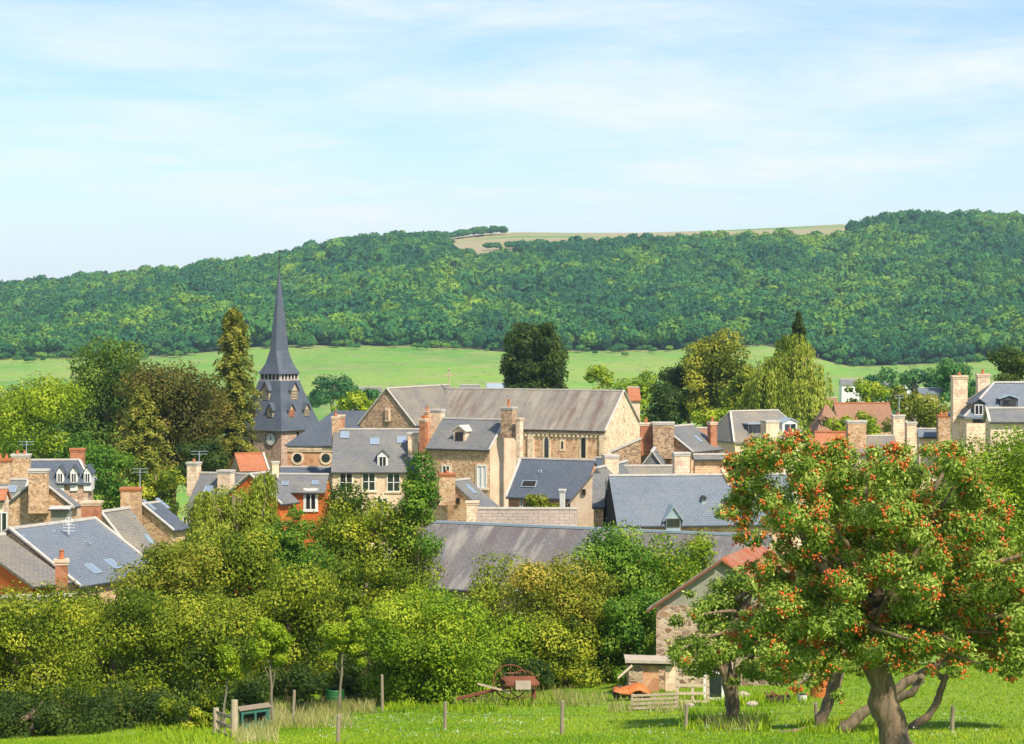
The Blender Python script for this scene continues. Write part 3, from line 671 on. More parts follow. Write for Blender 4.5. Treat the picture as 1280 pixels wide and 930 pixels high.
# ---- church
def church():
    TH = math.radians(-36); u = Vector((math.cos(TH), math.sin(TH), 0)); n = Vector((math.sin(TH), -math.cos(TH), 0))
    c = P(349, 535.5, 270); g = hterr(c.x, c.y)-.5
    r = root('church', Vector((c.x, c.y, g)), 'stone village church with tall slate spire and long lichened nave roof', 'church')
    s = H(); s.r = r; s.u = u; s.n = n; s.a = c
    k = 270/F; ha = 3.5; hw = 3.3
    def sq(h, z): return [Vector((c.x, c.y, z))+sx*u*h+sy*n*h for sx, sy in ((-1, 1), (1, 1), (1, -1), (-1, -1))]
    def zz(py): return -(py-HY)*k
    def loft(rings, mats=None):
        m = MB(); 
        for i in range(len(rings)-1):
            a, b = rings[i], rings[i+1]; nn = len(a); m.add(a+b, [(j, (j+1) % nn, nn+(j+1) % nn, nn+j) for j in range(nn)])
        m.add(rings[0], [tuple(range(len(rings[0])))[::-1]]); m.add(rings[-1], [tuple(range(len(rings[-1])))]); return m
    loft([sq(hw, g), sq(hw, zz(536)+.1)]).build('tower_wall', RUB_PINK, r)
    loft([sq(3.72, zz(536.5)), sq(3.62, zz(534)), sq(2.9, zz(513)), sq(2.15, zz(490)), sq(1.7, zz(474.5))]).build('tower_roof', SL_DARK, r)
    loft([sq(1.55, zz(475.5)), sq(1.55, zz(466))]).build('belfry', WOODD, r)
    m = MB()
    for sd in range(4):
        a = (u, n, -u, -n)[sd]; b = a.cross(UP)
        for i in range(6): m.obox(Vector((c.x, c.y, zz(470.5)))+a*1.6+b*(-1.5+3.0*i/5), a*.07, b*.09, UP*.42)
        m.obox(Vector((c.x, c.y, zz(475)))+a*1.66, a*.06, b*1.7, UP*.06)
    m.build('belfry_posts', LEAD, r)
    # spire: square flared skirt turning into an octagon
    rings = []
    for py, rad, oc in ((467, 2.0, 0), (461.5, 1.68, .1), (455, 1.42, .35), (448, 1.28, .6), (438, 1.14, 1), (400, .75, 1), (365, .38, 1), (338, .03, 1)):
        rg = []
        for j in range(8):
            an = math.pi/8+j*math.pi/4
            if oc < 1:
                q = rad/max(abs(math.cos(an)), abs(math.sin(an))); rr = q*(1-oc)+rad*1.04*oc
                # pull pairs of corners together at the skirt
                an2 = (math.floor(j/2)*math.pi/2+math.pi/4); an3 = an*(oc)+an2*(1-oc)*.9+an*(1-oc)*.1 if oc < .99 else an
                rr = rad*(1.30*(1-oc)+1.04*oc)
            else: an3 = an; rr = rad*1.04
            rg.append(Vector((c.x, c.y, zz(py)))+(u*math.cos(an3)+n*math.sin(an3))*rr)
        rings.append(rg)
    loft(rings).build('spire', SL_DARK, r)
    m = MB(); top = Vector((c.x, c.y, zz(338))); tp = Vector((c.x, c.y, zz(313))); m.tube([top-UP*.4, tp], [.07, .035], 6)
    m.obox(top.lerp(tp, .62), u*.42, n*.03, UP*.03); m.lathe(top+UP*.35, [(.02, 0), (.16, .14), (.02, .3)], 8)
    m.obox(tp-UP*.06+u*.12, u*.34, n*.015, UP*.09); m.build('weathervane', DARKW, r)
    # spire dormers: two faces seen, rows of two and one (and the same on the hidden sides)
    def lucarne(face, off, py, w, h):
        a = (n, u, -n, -u)[face]; b = a.cross(UP) if face else u
        b = UP.cross(a)*-1
        ys = [536, 513, 490, 474.5]; hs = [3.72, 2.9, 2.15, 1.7]; hh = float(np.interp(-py, [-y for y in ys], hs))
        q = Vector((c.x, c.y, zz(py)))+a*(hh+.18)+b*off
        d = MB().prism([q-b*w/2-UP*h/2, q+b*w/2-UP*h/2, q+b*w/2+UP*h/2, q+UP*(h/2+w*.7), q-b*w/2+UP*h/2], -a*1.3).build('dormer', WOODL, r)
        t = q+a*.22; sl = 1.5; o = .17; pr = [t-b*(w/2+o)+UP*(h/2-sl*o), t+UP*(h/2+w/2*sl), t+b*(w/2+o)+UP*(h/2-sl*o), t+b*(w/2+o)+UP*(h/2-sl*o+.13), t+UP*(h/2+w/2*sl+.16), t-b*(w/2+o)+UP*(h/2-sl*o+.13)]
        MB().prism(pr, -a*1.7).build('dormer_roof', SL_DARK, d)
        mm = MB(); ww = w*.42
        for i in range(4): mm.obox(q+a*.05+UP*(-h*.38+h*.24*i), b*ww, a*.04, UP*.045)
        mm.obox(q+a*.03-b*ww, b*.05, a*.05, UP*h/2); mm.obox(q+a*.03+b*ww, b*.05, a*.05, UP*h/2); mm.build('louvre', TERRA if off > 0 else WOODG, d)
    for face in range(4):
        lucarne(face, 0.0, 493, 1.15, 1.35); lucarne(face, -1.4, 515, .85, .95); lucarne(face, 1.35, 515, .85, .95)
    # clock and slit on the wide face
    q = hit(339, 549, c+n*hw, n); m = MB()
    def disc(mb, ctr, rad, nn, th, seg=24):
        a = nn.cross(UP).normalized(); mb.prism([ctr+(a*math.cos(t)+UP*math.sin(t))*rad for t in [2*math.pi*i/seg for i in range(seg)]], nn*th)
    disc(m, q, .8, n, .10); cf = m.build('clock', WHITE, r); m = MB(); m.ring(q+n*.1, u, UP, .78, .05); 
    for i in range(12): a = math.pi*i/6; dv = u*math.cos(a)+UP*math.sin(a); m.obox(q+n*.115+dv*.62, dv*.07, dv.cross(n)*.02, n*.012)
    m.obox(q+n*.12+UP*.22, UP*.26, u*.03, n*.01); m.obox(q+n*.12+u*.12+UP*.03, (u*.9+UP*.2).normalized()*.13, UP*.03, n*.01); m.build('clock_hands', DARKW, cf)
    q = hit(315, 552, c+n*hw, n); MB().obox(q, u*.13, n*.06, UP*.62).build('window', VOID, r)
    q = hit(372, 545, c+u*hw, u); MB().obox(q, n*.2, u*.06, UP*.5).build('window', VOID, r)

    # nave, transept, chapel built with the house frame but parented to the church
    def sub(A, Bx, th, E, pitch, wall, roof, nm, **kw):
        hs = house('tmp', 'x', A, Bx, th, E, wall, roof, pitch, **kw)
        # move the children over to the church
        old = hs.r; ob = ORIG[old.name]
        for ch in list(old.children):
            ch.parent = r
            ch.location = ob-ORIG[r.name]
            ch.name = nm+'_'+ch.name.split('.')[0]; ORIG[ch.name] = ob
        # later parts go on a proxy root with the church's origin
        del ORIG[old.name]; bpy.data.objects.remove(old); hs.r = r; return hs
    nv = sub((540, 485, 259), 780, -25, 533, 38, BR_BIG, SL_NAVE, 'nave', coping='B', gmat=[('B', CREAMST)])
    for px in (683.4, 729.5, 640):
        lancet(nv, px, 559.5, .5, 2.2)
    m = MB(); e = (nv.a+nv.b)/2+nv.n*(nv.w-.16)-UP*(nv.d+.42)
    m.obox(e, nv.u*nv.L/2, nv.n*.10, UP*.07)
    for i in range(46): m.obox(e-UP*.2+nv.u*nv.L*(i/45-.5)*.99, nv.u*.13, nv.n*.09, UP*.16)
    m.build('cornice', CREAMST, r)
    for px, hw_ in ((753, .3), (664, .35)): q = hit(px, 560, nv.a+nv.n*(nv.w-.25), nv.n); MB().obox(q-UP*.9, nv.u*hw_, nv.n*.2, UP*2.4).build('buttress', CREAMST, r)
    lancet(nv, 703, 556, .22, .8)
    # anchor iron on the gable
    q = hit(780, 518, nv.b-nv.u*.1, nv.u); m = MB(); m.tube([q+UP*.9+nv.n*.25, q+UP*.7-nv.n*.1, q+UP*.1, q-UP*.5+nv.n*.05, q-UP*.9-nv.n*.25], .06, 6); m.build('wall_anchor', RUB_DARK, r)
    tr = sub((483, 485.5, 246), None, 65, (519, 532), 50, RUB_DARK, SL_WARM, 'transept', Lm=15.5, coping='A')
    q = hit(485, 518, tr.a, -tr.u)-tr.u*.0
    fu = tr.n; m = MB(); m.obox(q-tr.u*.05, tr.n*.28, tr.u*.1, UP*.75); wn = m.build('niche', CREAMST, r); MB().obox(q-tr.u*.17, tr.n*.15, tr.u*.03, UP*.5).build('recess', RUB_DARK, wn)
    m = MB(); q = P(561, 485, 257); m.tube([q, q+UP*2.1], .06, 6); m.obox(q+UP*1.5, Vector((.5, 0, 0)), Vector((0, .04, 0)), UP*.06); m.lathe(q+UP*2.0, [(.02, 0), (.18, .15), (.02, .3)], 8); m.build('ridge_cross', WOODL, r)
    ch = sub((418, 513, 256), 480, -12, 557, 42, BR_ORANGE, SL_DARK, 'chapel', hipA=4.6, ridge=None)
    for px in (372, 407.5):
        q = hit(px, 572.5, ch.a+ch.n*(ch.w-.25), ch.n); m = MB(); disc(m, q, .78, ch.n, .08); wn = m.build('window', CREAMST, r); m = MB(); disc(m, q+ch.n*.085, .5, ch.n, .015); m.build('pane', GLASS, wn)
    hl = (ch.L+4.6)/2-.35; q = ch.a+ch.u*(ch.L-4.6)/2+ch.n*(ch.w-.2)-UP*(ch.d+.36); m = MB(); m.obox(q, ch.u*hl, ch.n*.12, UP*.14)
    for i in range(46): m.obox(q-UP*.26+ch.u*hl*(i/22.5-1), ch.u*.08, ch.n*.09, UP*.12)
    m.build('cornice', CREAMST, r)
    return s
def lancet(s, px, py, w, h):
    c = hit(px, py, s.a+s.n*(s.w-.25), s.n); u, n = s.u, s.n
    def shape(w_, h_, lo=0): return [c-u*w_/2-UP*(h_/2+lo), c+u*w_/2-UP*(h_/2+lo)]+[c+UP*(h_/2-w_*.7)+u*w_/2*math.cos(a)+UP*w_*.8*math.sin(a) for a in [math.pi*i/8 for i in range(0, 9)]]
    f = MB().prism([p-n*.05 for p in shape(w+.5, h+.55)], n*.10).build('window', CREAMST, s.r)
    MB().prism([p+n*.055 for p in shape(w, h)], n*.012).build('pane', GLASS, f)
church()

# ---- the blue-grey and cream houses in the middle
h = house('house', 'cream walled house with three skylights and a small white dormer on its slate roof', (417, 536.5, 218), 526, 1, 590, CREAM, SL_GREY, 45)
for px, py in ((432.7, 603), (461, 602), (492, 603)): window(h, px, py, 1.25, 1.75, surround=CREAMST, transom=1)
for px in (446, 478): window(h, px, 632, 1.0, 1.5, surround=CREAMST)
for px, py in ((468.4, 552), (502, 550), (431, 544)): skylight(h, px, py, .85, .85)
dormer(h, 478.5, 577, 1.0, 1.25, .45, WHITE, SL_GREY, proud=.5)
chimney(h, 415, 424, 521, 545, None, RUB, .6, CREAM, 1); chimney(h, 423, 431, 519, 545, 221, BR_ORANGE, .6, CREAM, 0)
chimney(h, 510, 523, 541, 565, 216, CREAMST, .8, LEAD, 0)

h = house('house', 'golden rubble stone house with stone dormer, white shuttered window and tall cream gable', (553, 523, 212), 632, -28, 560, RUB, SL_GREY, 40, coping='B', gmat=[('B', CREAM)])
dormer(h, 576.5, 547, 1.25, 1.25, .42, CREAMST, LEAD, WOODD, proud=.5, fr=.66)
f = window(h, 602.5, 596, 1.0, 2.1, surround=CREAMST, glass=WHITE, mull=1)
f['label'] = 'window with closed white shutters'
window(h, 558, 590, .8, 1.2, surround=CREAMST)
chimney(h, 626, 646, 509, 531, 207, RUB_DARK, .9, LEAD, 1, pot_h=.7, label='grey stone chimney with tall orange pot')
chimney(h, 645, 654, 523, 600, 206, CREAMST, .7, CREAM, 0)
chimney(h, 537, 556, 512, 533, 214, CREAMST, .8, LEAD, 0); chimney(h, 524, 535, 524, 552, 213, BR_RED, .6, CREAM, 2, pot_h=.3)
chimney(h, 530, 538, 514, 540, 214, BR_ORANGE, .5, CREAM, 1)

h = house('stone_outbuilding', 'small orange stone gable building with a wide stone chimney, left of the slab roofed wall', (564, 601, 178), None, 58, (602, 636), BR_BIG, SL_GREY, cat='outbuilding', Lm=2.6)
chimney(h, 549, 569, 592, 612, 177, RUB, .9, TERRA, 1, pot_h=.25, rot=0, label='wide stone chimney with orange tile cap')
window(h, 573, 626, .3, .5, 'A', WOODD, GLASS, 0)
chimney(h, 583, 598, 627, 655, 173, CREAMST, .8, CREAM, 0, rot=0)
skylight(h, 588, 612, .5, 1.1)
h = house('low_shed', 'long low shed roofed with pale stone slabs behind the long streaked barn roof', (597, 635.5, 163), 722, -2, 662, RUB_PINK, SL_STONE, 44, cat='shed', ridge=LEAD)
h = house('house', 'brick house with dark blue slate roof and one open black skylight', (651, 573, 190), 744, -22, 621, BR_ORANGE, SL_DARK, 42, coping='A')
skylight(h, 661.5, 605.5, 1.3, .75, glass=VOID); chimney(h, 701.5, 704.5, 612, 626, 183, WHITE, .2, WHITE, 0)  # black pane colours in the dark of the open skylight
skylight(h, 675, 590, .3, .3, glass=VOID)
window(h, 652, 630, .25, .9, mull=0)
h = house('house', 'narrow dark slate roof peeping out between the open skylight roof and the cream chimney', (744, 572, 202), 778, -20, 600, BR_ORANGE, SL_DARK, 40)
h = house('house', 'narrow house with tall cream gable wall just left of the big blue slate roof', (746, 585, 173), None, 72, (784, 632), CREAM, SL_GREY, cat='house', Lm=9, ridge=LEAD)
window(h, 730, 615, .3, .45, 'A', WOODD, GLASS, 0)
chimney(h, 753, 773, 569, 596, 176, CREAMST, 1.1, LEAD, 0, rot=10, label='squat cream stone chimney')
h = house('lean_to', 'small stone lean-to with grey slate roof squeezed against the big blue roofed barn', (741, 592, 168.5), 757, -4, 633, RUB, SL_GREY, 50, cat='lean-to', ridge=None)
h = house('house', 'large barn-like house under one plain light blue slate roof with a tiny triangular hatch', (761, 594.5, 165), 985, 7, 657.5, BR_BIG, SL_BLUE, 42, gmat=[('A', VOID)])  # near-black left end panel paints the shade of the open side
dormer(h, 840.5, 653, 1.05, .7, .75, ZINC, ZINC, WOODD, proud=.4, fr=.9, ov=.22)
dormer(h, 878.7, 624, .3, .12, .1, ZINC, DARKW, WOODD, ov=.05)
m = MB(); q = hit(903, 590, h.a, h.sn); q2 = hit(912, 606, h.a, h.sn); m.obox((q+q2)/2+UP*.1, (q2-q)/2, h.u*.15, UP*.2); m.build('parapet', BR_BIG, h.r)
chimney(h, 841, 862, 566, 592, 169, CREAMST, .8, LEAD, 0, label='cream stone chimney'); chimney(h, 962, 979, 568, 588, 170, BR_RED, .7, CREAM, 1)
h = house('house', 'low grey roof strip behind the big blue slate roof, below a pale pointed gable', (768, 582.5, 180), 842, 4, 604, RUB, SL_WARM, 42)
h = house('house', 'small pointed grey gable with white verges behind the big blue slate roof', (815, 565, 184), None, 84, (828, 583), CREAM, SL_GREY, Lm=6, coping='A', gmat=[('A', SL_GREY)])
h = house('house', 'rough brown stone gable house with broad stone and brick chimneys right of the church gable', (828, 534, 200), 866, 58, (866, 565), BR_BIG, SL_GREY, coping='A', gmat=[('A', RUB_DARK)])
MB().prism([P(765, 565, 199.2), P(765, 600, 199.2), P(801, 600, 199.2), P(801, 549, 199.2)], Vector((0, .5, 0))).build('side_wall', RUB_DARK, h.r)
MB().prism([P(763, 566, 199.1), P(763, 563.5, 199.1), P(802, 546.5, 199.1), P(802, 549, 199.1)], Vector((0, .7, 0))).build('side_coping', LEAD, h.r)
chimney(h, 816, 842, 528, 556, 199, RUB_DARK, 1.0, LEAD, 0, rot=0); chimney(h, 800, 815, 529, 552, 200, BR_RED, .8, CREAM, 1, rot=0)
chimney(h, 884.5, 896, 528, 560, 203, BR_RED, .7, CREAM, 1, rot=20, label='slender red brick chimney')
window(h, 798.5, 558.5, .25, .5, 'A', WOODD, GLASS, 0); skylight(h, 872, 549, .5, .9)
h = house('house', 'brick walled house with red roof tiles, half hidden behind the slender red chimney', (851, 535, 222), 886, 5, 552, BR_ORANGE, TILE_BROWN, 40)
h = house('annexe', 'low orange stone annexe between the slender red chimney and the fruit tree', (866, 568, 196), 912, 4, 574, BR_BIG, SL_GREY, 30, cat='annexe')

h = house('hipped_house', 'hipped weathered slate house with a cream chimney between two wide dormers', (913, 514, 235), 972, 28, 552, CREAM, SL_WARM, 44, cat='house', hipA=1.6, hipB=2.2)
chimney(h, 951, 974, 526, 552, 231.5, CREAM, 1.0, LEAD, 0, label='broad cream chimney'); 
dormer(h, 941, 537, 1.6, 1.1, 0, SL_DARK, ZINC, WOODD, kind='flat', fr=.85); dormer(h, 985, 535, 1.9, 1.15, .4, WHITE, ZINC, WHITE, kind='gable', fr=.8)
skylight(h, 960, 522, .01, .01) if False else None
h = house('house', 'small brown tiled house with steep pyramid roof at the foot of the willow', (1031, 506, 255), 1035, 10, 540, CREAM, TILE_BROWN, 56, hipA=1.6, hipB=1.6, ridge=None)
dormer(h, 1030, 528, .9, .7, .3, TILE_BROWN, TILE_BROWN, WOODD)
h = house('long_barn', 'long brown-red tiled barn behind yellow green bushes right of the willow', (1042, 504, 275), 1112, 3, 534, RUB, TILE_BROWN, 40, cat='barn', ridge=TERRA)
h = house('house', 'orange-red tiled roof just above the fruit tree, left of the square cream chimney', (1018, 540, 205), 1060, -3, 560, BR_ORANGE, TILE_RED, 40, ridge=TERRA)
h = house('house', 'pale grey slate house with four stone chimneys just above the top of the fruit tree', (1064, 545, 200), 1118, 4, 566, CREAM, SL_WARM, 35)
chimney(h, 1058, 1082, 526, 552, 199, RUB, 1.0, LEAD, 1, pot_h=.25); chimney(h, 1115, 1130, 519, 548, 201, CREAMST, .8, LEAD, 1, pot_h=.2)
chimney(h, 1132, 1145, 528, 552, 203, CREAMST, .8, LEAD, 0); aerial(h, 1124, 519, 494, 201, .9)
h = house('house', 'thin strip of blue slate roof between the ivy chimneys and the slate manor', (1146, 536, 210), 1170, 0, 546, CREAM, SL_BLUE, 40)
chimney(h, 1172, 1187, 519, 536, 208, RUB, .8, TERRA, 2, pot_h=.35)
h = house('manor_house', 'large slate roofed manor with two tall banded cream chimneys at right edge', (1243, 478, 190), 1330, 3, 521, CREAMST, SL_BLUE, 45, cat='manor', hipA=3.3)
chimney(h, 1190, 1208, 470, 512, 190, CREAMST, 1.0, CREAM, 1, pot_h=.3, rot=0, label='tall banded cream chimney, left of the two'); chimney(h, 1221, 1236, 468, 492, 193, CREAMST, .9, CREAM, 1, pot_h=.4, rot=0)
dormer(h, 1260, 503, 1.5, .6, .25, SL_DARK, ZINC, WOODD); 
f = dormer(h, 1222, 512, 1.0, 1.0, .35, DARKW, SL_DARK, WHITE)
h = house('house', 'low slate wing with white verge in front of the slate manor', (1233, 510, 180), 1330, 0, 527, CREAM, SL_GREY, 40, coping='A')

# ---- centre-left
h = house('house', 'old slate house with white aerial and two cream chimneys behind the weeping yellow tree', (251, 591, 188), 345, -20, 636, RUB, SL_GREY, 45)
chimney(h, 234, 251, 578, 602, 188, CREAMST, .8, LEAD, 1, pot_h=.25); chimney(h, 272, 293, 588, 618, 186, CREAMST, .8, LEAD, 0); aerial(h, 249, 580, 564, 188, 1.4)
skylight(h, 260.5, 612, .7, .7); window(h, 233.7, 660, .7, 1.9)
h = house('wing', 'gabled grey wing with white verges behind the weeping yellow tree', (312, 592.5, 181), None, 62, (352, 630), ORANGE, SL_GREY, cat='house', Lm=2.6, coping='A')
skylight(h, 330, 608, .4, 1.0)
h = house('house', 'low house with bright orange wall, one white window and two skylights', (349, 592.5, 195), 411, -6, 615, ORANGE, SL_GREY, 40)
window(h, 388.5, 625, .95, 1.7, surround=WHITE); skylight(h, 356.6, 604.7, .6, .5); skylight(h, 394, 604, .6, .5)
h = house('house', 'strip of dark blue roof below the two round chapel windows', (351, 583.5, 222), 414, -4, 600, RUB, SL_DARK, 35)
h = house('house', 'red tiled house with stone gable in front of the church tower wall', (293, 567, 232), 329, 18, (300, 589), RUB_PINK, TILE_RED, ridge=TERRA, coping='B')
chimney(h, 338, 349, 577, 596, 229, CREAMST, .7, LEAD, 0)
h = house('house', 'small dark slate house in the shade between the tall conifer and the church tower', (270, 559, 262), 294, -10, 574, CREAM, SL_DARK, 45)
window(h, 284, 580, .9, 1.0)

# ---- left group
h = house('house', 'mansard house with three white fronted dormers and a brick chimney at left', (38, 575, 188), 99, 4, 604, RUB_PINK, SL_DARK, 42, hipB=1.2)
for px in (76, 93, 110): dormer(h, px, 597, .62, .95, .5, WHITE, SL_DARK, WHITE)
for px in (73, 91.5, 110): window(h, px, 634, .6, 1.2)
chimney(h, 88, 106, 561, 584, 189, BR_RED, .8, TERRA, 0); chimney(h, 15, 38, 568, 590, 182, RUB, .9, LEAD, 2, pot_h=.3); aerial(h, 33, 570, 552, 182, 1.2)
h = house('house', 'rough golden stone gable house with a broad wall chimney at left', (48, 598, 160), None, 82, (92, 634), RUB, SL_GREY, Lm=1.6, coping='A')
chimney(h, 37, 60, 587, 620, 159.5, RUB, .8, LEAD, 0, rot=0)
h = house('house', 'slate roof with white verge behind the stone gable at the left edge', (-30, 599, 172), 36, -2, 627, RUB, SL_GREY, 42, coping='B')
chimney(h, -6, 14, 574, 600, 172, RUB, .8, TERRA, 2, pot_h=.35)
skylight(h, 15, 612, .7, .7)
h = house('house', 'cream walled house with orange verge cut off by the left edge', (-50, 610, 150), 10, 0, 625, CREAMST, TILE_RED, 35); window(h, 2, 655, .8, 1.6)
h = house('garden_shed', 'small flat grey block shed at the foot of the stone gable house', (64, 632, 152), 90, 0, 636, GREYR, LEAD, 8, cat='shed', ridge=None)
h = house('house', 'broad light blue slate roof with two bright skylights at left', (12, 661, 128), 118, 62, (100, 733), RUB, SL_BLUE, coping='AB')
for px, py in ((115.5, 712), (140, 706)): skylight(h, px, py, .75, .95)
skylight(h, 27, 671, .2, .2, VOID); skylight(h, 109, 680, .3, .3, VOID); skylight(h, 67, 666, .2, .2, VOID)
chimney(h, 103, 126, 627, 655, 141, BR_RED, .8, CREAM, 0, rot=0); 
m = MB(); q = P(86, 668, 130.5); m.tube([q, q+UP*1.0], .03, 5); m.ring(q+UP*.8, Vector((1, 0, 0)), UP, .2, .018, 14)
for i in range(4): m.tube([q+UP*(.2+.18*i)-Vector((.35, 0, 0)), q+UP*(.2+.18*i)+Vector((.35, 0, 0))], .015, 4)
m.build('aerial', WHITE, h.r)
h = house('house', 'grey lichened slate roof with one skylight between two sloping roofs at left', (126, 640, 148), 162, 68, (166, 692), RUB, SL_WARM, coping='A')
skylight(h, 185, 675, .4, .8); skylight(h, 167, 647, .2, .2, VOID)
h = house('house', 'dark slate roof streaked white above a stone wall, right of the brick capped chimney', (177, 630, 166), 199, 63, (217, 663), RUB, SL_DARK, coping='A')
chimney(h, 152, 176, 610, 638, 165, RUB, 1.0, TERRA, 0, rot=0); aerial(h, 175, 612, 586, 165, 1.2)
skylight(h, 186, 632, .35, 1.3); skylight(h, 203, 630, .35, 1.3)
h = house('house', 'grey slate roof over a bright orange gable at the lower left edge', (-42, 672, 121), 6, 50, (42, 733), ORANGE, SL_WARM, coping='')
h = house('house', 'low grey roof with white ridge and red brick chimney at the lower left edge', (-40, 747, 108), 97, 10, 778, ORANGE, SL_WARM, 40)
chimney(h, 68, 86, 700, 732, 110, BR_RED, .7, CREAM, 1, pot_h=.45); skylight(h, 62, 715, .01, .01) if False else None

# ---- the long streaked barn, near
h = house('long_barn', 'very long barn with streaked purple-grey slate roof behind the bushes', (505, 651, 136), 965, -25, 730, RUB_PINK, SL_LONG, 33, cat='barn', ridge=ZINC)

# ---- far houses beyond the village
for i, (x0, x1, y0, y1, Y, wm, rm, lb) in enumerate([
    (1050, 1079, 474, 481, 620, WHITE, SL_GREY, 'far white house with grey roof left of the yellow bush, on the valley floor'),
    (1147, 1176, 485, 492, 430, CREAM, SL_BLUE, 'far blue roofed house with orange gable left of the tall manor chimney'),
    (1098, 1112, 477, 482, 640, WHITE, SL_GREY, 'tiny far white cottage among dark trees in the valley'),
    (1130, 1146, 468, 473, 700, WHITE, SL_GREY, 'farthest white roof under the wood edge at right'),
    (448, 478, 484, 490, 560, CREAM, SL_GREY, 'far pale shed behind the bushes right of the spire'),
    (575, 600, 481, 487, 520, WHITE, SL_GREY, 'far white roof showing just above the left half of the nave ridge'),
    (608, 640, 479, 486, 500, WHITE, ZINC, 'far pale roof just above the nave ridge beside the dark yew'),
    (784, 799, 484, 500, 300, CREAM, TILE_RED, 'red roof corner right behind the church gable'),
    (1010, 1046, 497, 512, 330, CREAM, TILE_BROWN, 'pale brown far roof behind the willow')]):
    house('distant_house', lb, (x0, y0, Y), x1, 4, y1, wm, rm, 38, cat='house', group='far houses beyond the village', fascia=False)

# ------------------------------------------------------------------ trees of the village
T = tree
T('broadleaf_tree', 'large round bright green tree at the left edge behind the roofs', 'tree', -40, 106, 474, 590, 232, 'lime', group='village trees')
T('broadleaf_tree', 'mid green bushy tree behind the mansard roof', 'tree', 40, 150, 545, 625, 236, 'green', group='village trees')
T('cedar_tree', 'dark layered cedar left of the brown beech', 'tree', 80, 188, 428, 600, 262, 'cedar', 'broad', dens=1.3, lobes=75, group='village trees')
T('broadleaf_tree', 'dark green undergrowth tree behind the cedar', 'tree', 100, 190, 500, 600, 270, 'dark', group='village trees')
T('copper_beech', 'broad brown leaved beech left of the tall conifer', 'tree', 146, 290, 443, 622, 250, 'beech', dens=1.4, group='village trees')
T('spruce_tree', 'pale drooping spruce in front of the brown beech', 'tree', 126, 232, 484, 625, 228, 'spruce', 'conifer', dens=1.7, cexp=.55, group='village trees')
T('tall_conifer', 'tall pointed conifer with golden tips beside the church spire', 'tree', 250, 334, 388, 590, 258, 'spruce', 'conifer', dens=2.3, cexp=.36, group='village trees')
T('broadleaf_tree', 'dark bush between brown beech and clock tower', 'tree', 225, 285, 540, 620, 240, 'dark', group='village trees')
T('broadleaf_tree', 'fresh green tree right of the mansard house', 'tree', 100, 165, 560, 645, 200, 'green', group='village trees')
T('broadleaf_tree', 'green tree filling the gap above the streaked dark roof', 'tree', 160, 232, 575, 640, 205, 'hedge', group='village trees')
T('distant_tree', 'dark bluish tree clump right of the spire', 'tree', 382, 452, 472, 505, 640, 'teal', lf=4, group='valley trees')
T('distant_tree', 'pale green round bush right of the spire', 'bush', 415, 474, 490, 520, 330, 'lime', lf=4, group='valley trees')
T('distant_tree', 'dark tree between the pale bush and the transept gable', 'tree', 440, 480, 486, 512, 420, 'teal', lf=4, group='valley trees')
T('yew_tree', 'dark dense round-topped yew behind the nave ridge', 'tree', 625, 706, 398, 540, 320, 'dark', 'column', dens=4, loose=.5, lobes=170, group='village trees')
T('broadleaf_tree', 'small light green tree behind the nave, left of a pair', 'tree', 725, 772, 456, 510, 330, 'lime', lf=4, dens=.8, group='village trees')
T('broadleaf_tree', 'small light green tree behind the church gable, right of a pair', 'tree', 766, 824, 460, 530, 320, 'bright', lf=4, dens=.8, group='village trees')
T('cypress_tree', 'small dark pointed cypress right of the church gable', 'tree', 808, 848, 478, 560, 292, 'dark', 'column', dens=1.5, loose=.4, group='village trees')
T('broadleaf_tree', 'big dark green tree left of the golden green one', 'tree', 822, 900, 430, 545, 318, 'dark', dens=1.3, group='village trees')
T('broadleaf_tree', 'tall golden green tree left of the willow', 'tree', 856, 940, 402, 545, 312, 'olive', dens=1.2, group='village trees')
T('broadleaf_tree', 'bright yellow green shrub left of the hipped slate house', 'bush', 866, 915, 508, 545, 260, 'lime', group='village trees')
T('broadleaf_tree', 'mid green tree directly behind the hipped slate house', 'tree', 905, 965, 450, 535, 300, 'hedge', group='village trees')
T('pine_tree', 'dark pine tip rising behind the willow', 'tree', 972, 1024, 392, 500, 340, 'dark', 'conifer', dens=2, group='village trees')
T('weeping_willow', 'large weeping willow with long hanging strands', 'tree', 930, 1044, 416, 548, 292, 'willow', 'willow', dens=2.2, group='village trees')
T('broadleaf_tree', 'yellow green bush left of the far blue roofed house', 'bush', 1058, 1114, 474, 515, 360, 'lime', lf=4, group='valley trees')
T('broadleaf_tree', 'dark green bush on the valley floor right of the far white house', 'bush', 1078, 1110, 470, 498, 520, 'teal', lf=4, group='valley trees')
T('broadleaf_tree', 'round olive bush behind the brown-red barn', 'bush', 1108, 1150, 484, 520, 330, 'olive', lf=4, group='valley trees')
T('broadleaf_tree', 'dark tree band below the farthest white roof', 'tree', 1095, 1190, 462, 500, 560, 'teal', lf=4, group='valley trees')
T('broadleaf_tree', 'broad blue green tree left of the tall manor chimney', 'tree', 1165, 1235, 452, 505, 430, 'teal', lf=4, group='valley trees')
T('broadleaf_tree', 'yellow green bush in front of the brown-red barn', 'bush', 1096, 1186, 496, 560, 240, 'olive', group='village trees')
T('broadleaf_tree', 'pale green bush between the orange-red roof and the brown-red barn', 'bush', 1030, 1100, 515, 560, 235, 'lime', group='village trees')
T('pine_tree', 'dark spreading pine behind the slate manor', 'tree', 1232, 1290, 434, 500, 250, 'dark', 'broad', dens=1.3, group='village trees')
T('shrub', 'small bushy shrub growing between the nave and the dark blue roof', 'shrub', 655, 700, 617, 650, 172, 'olive')

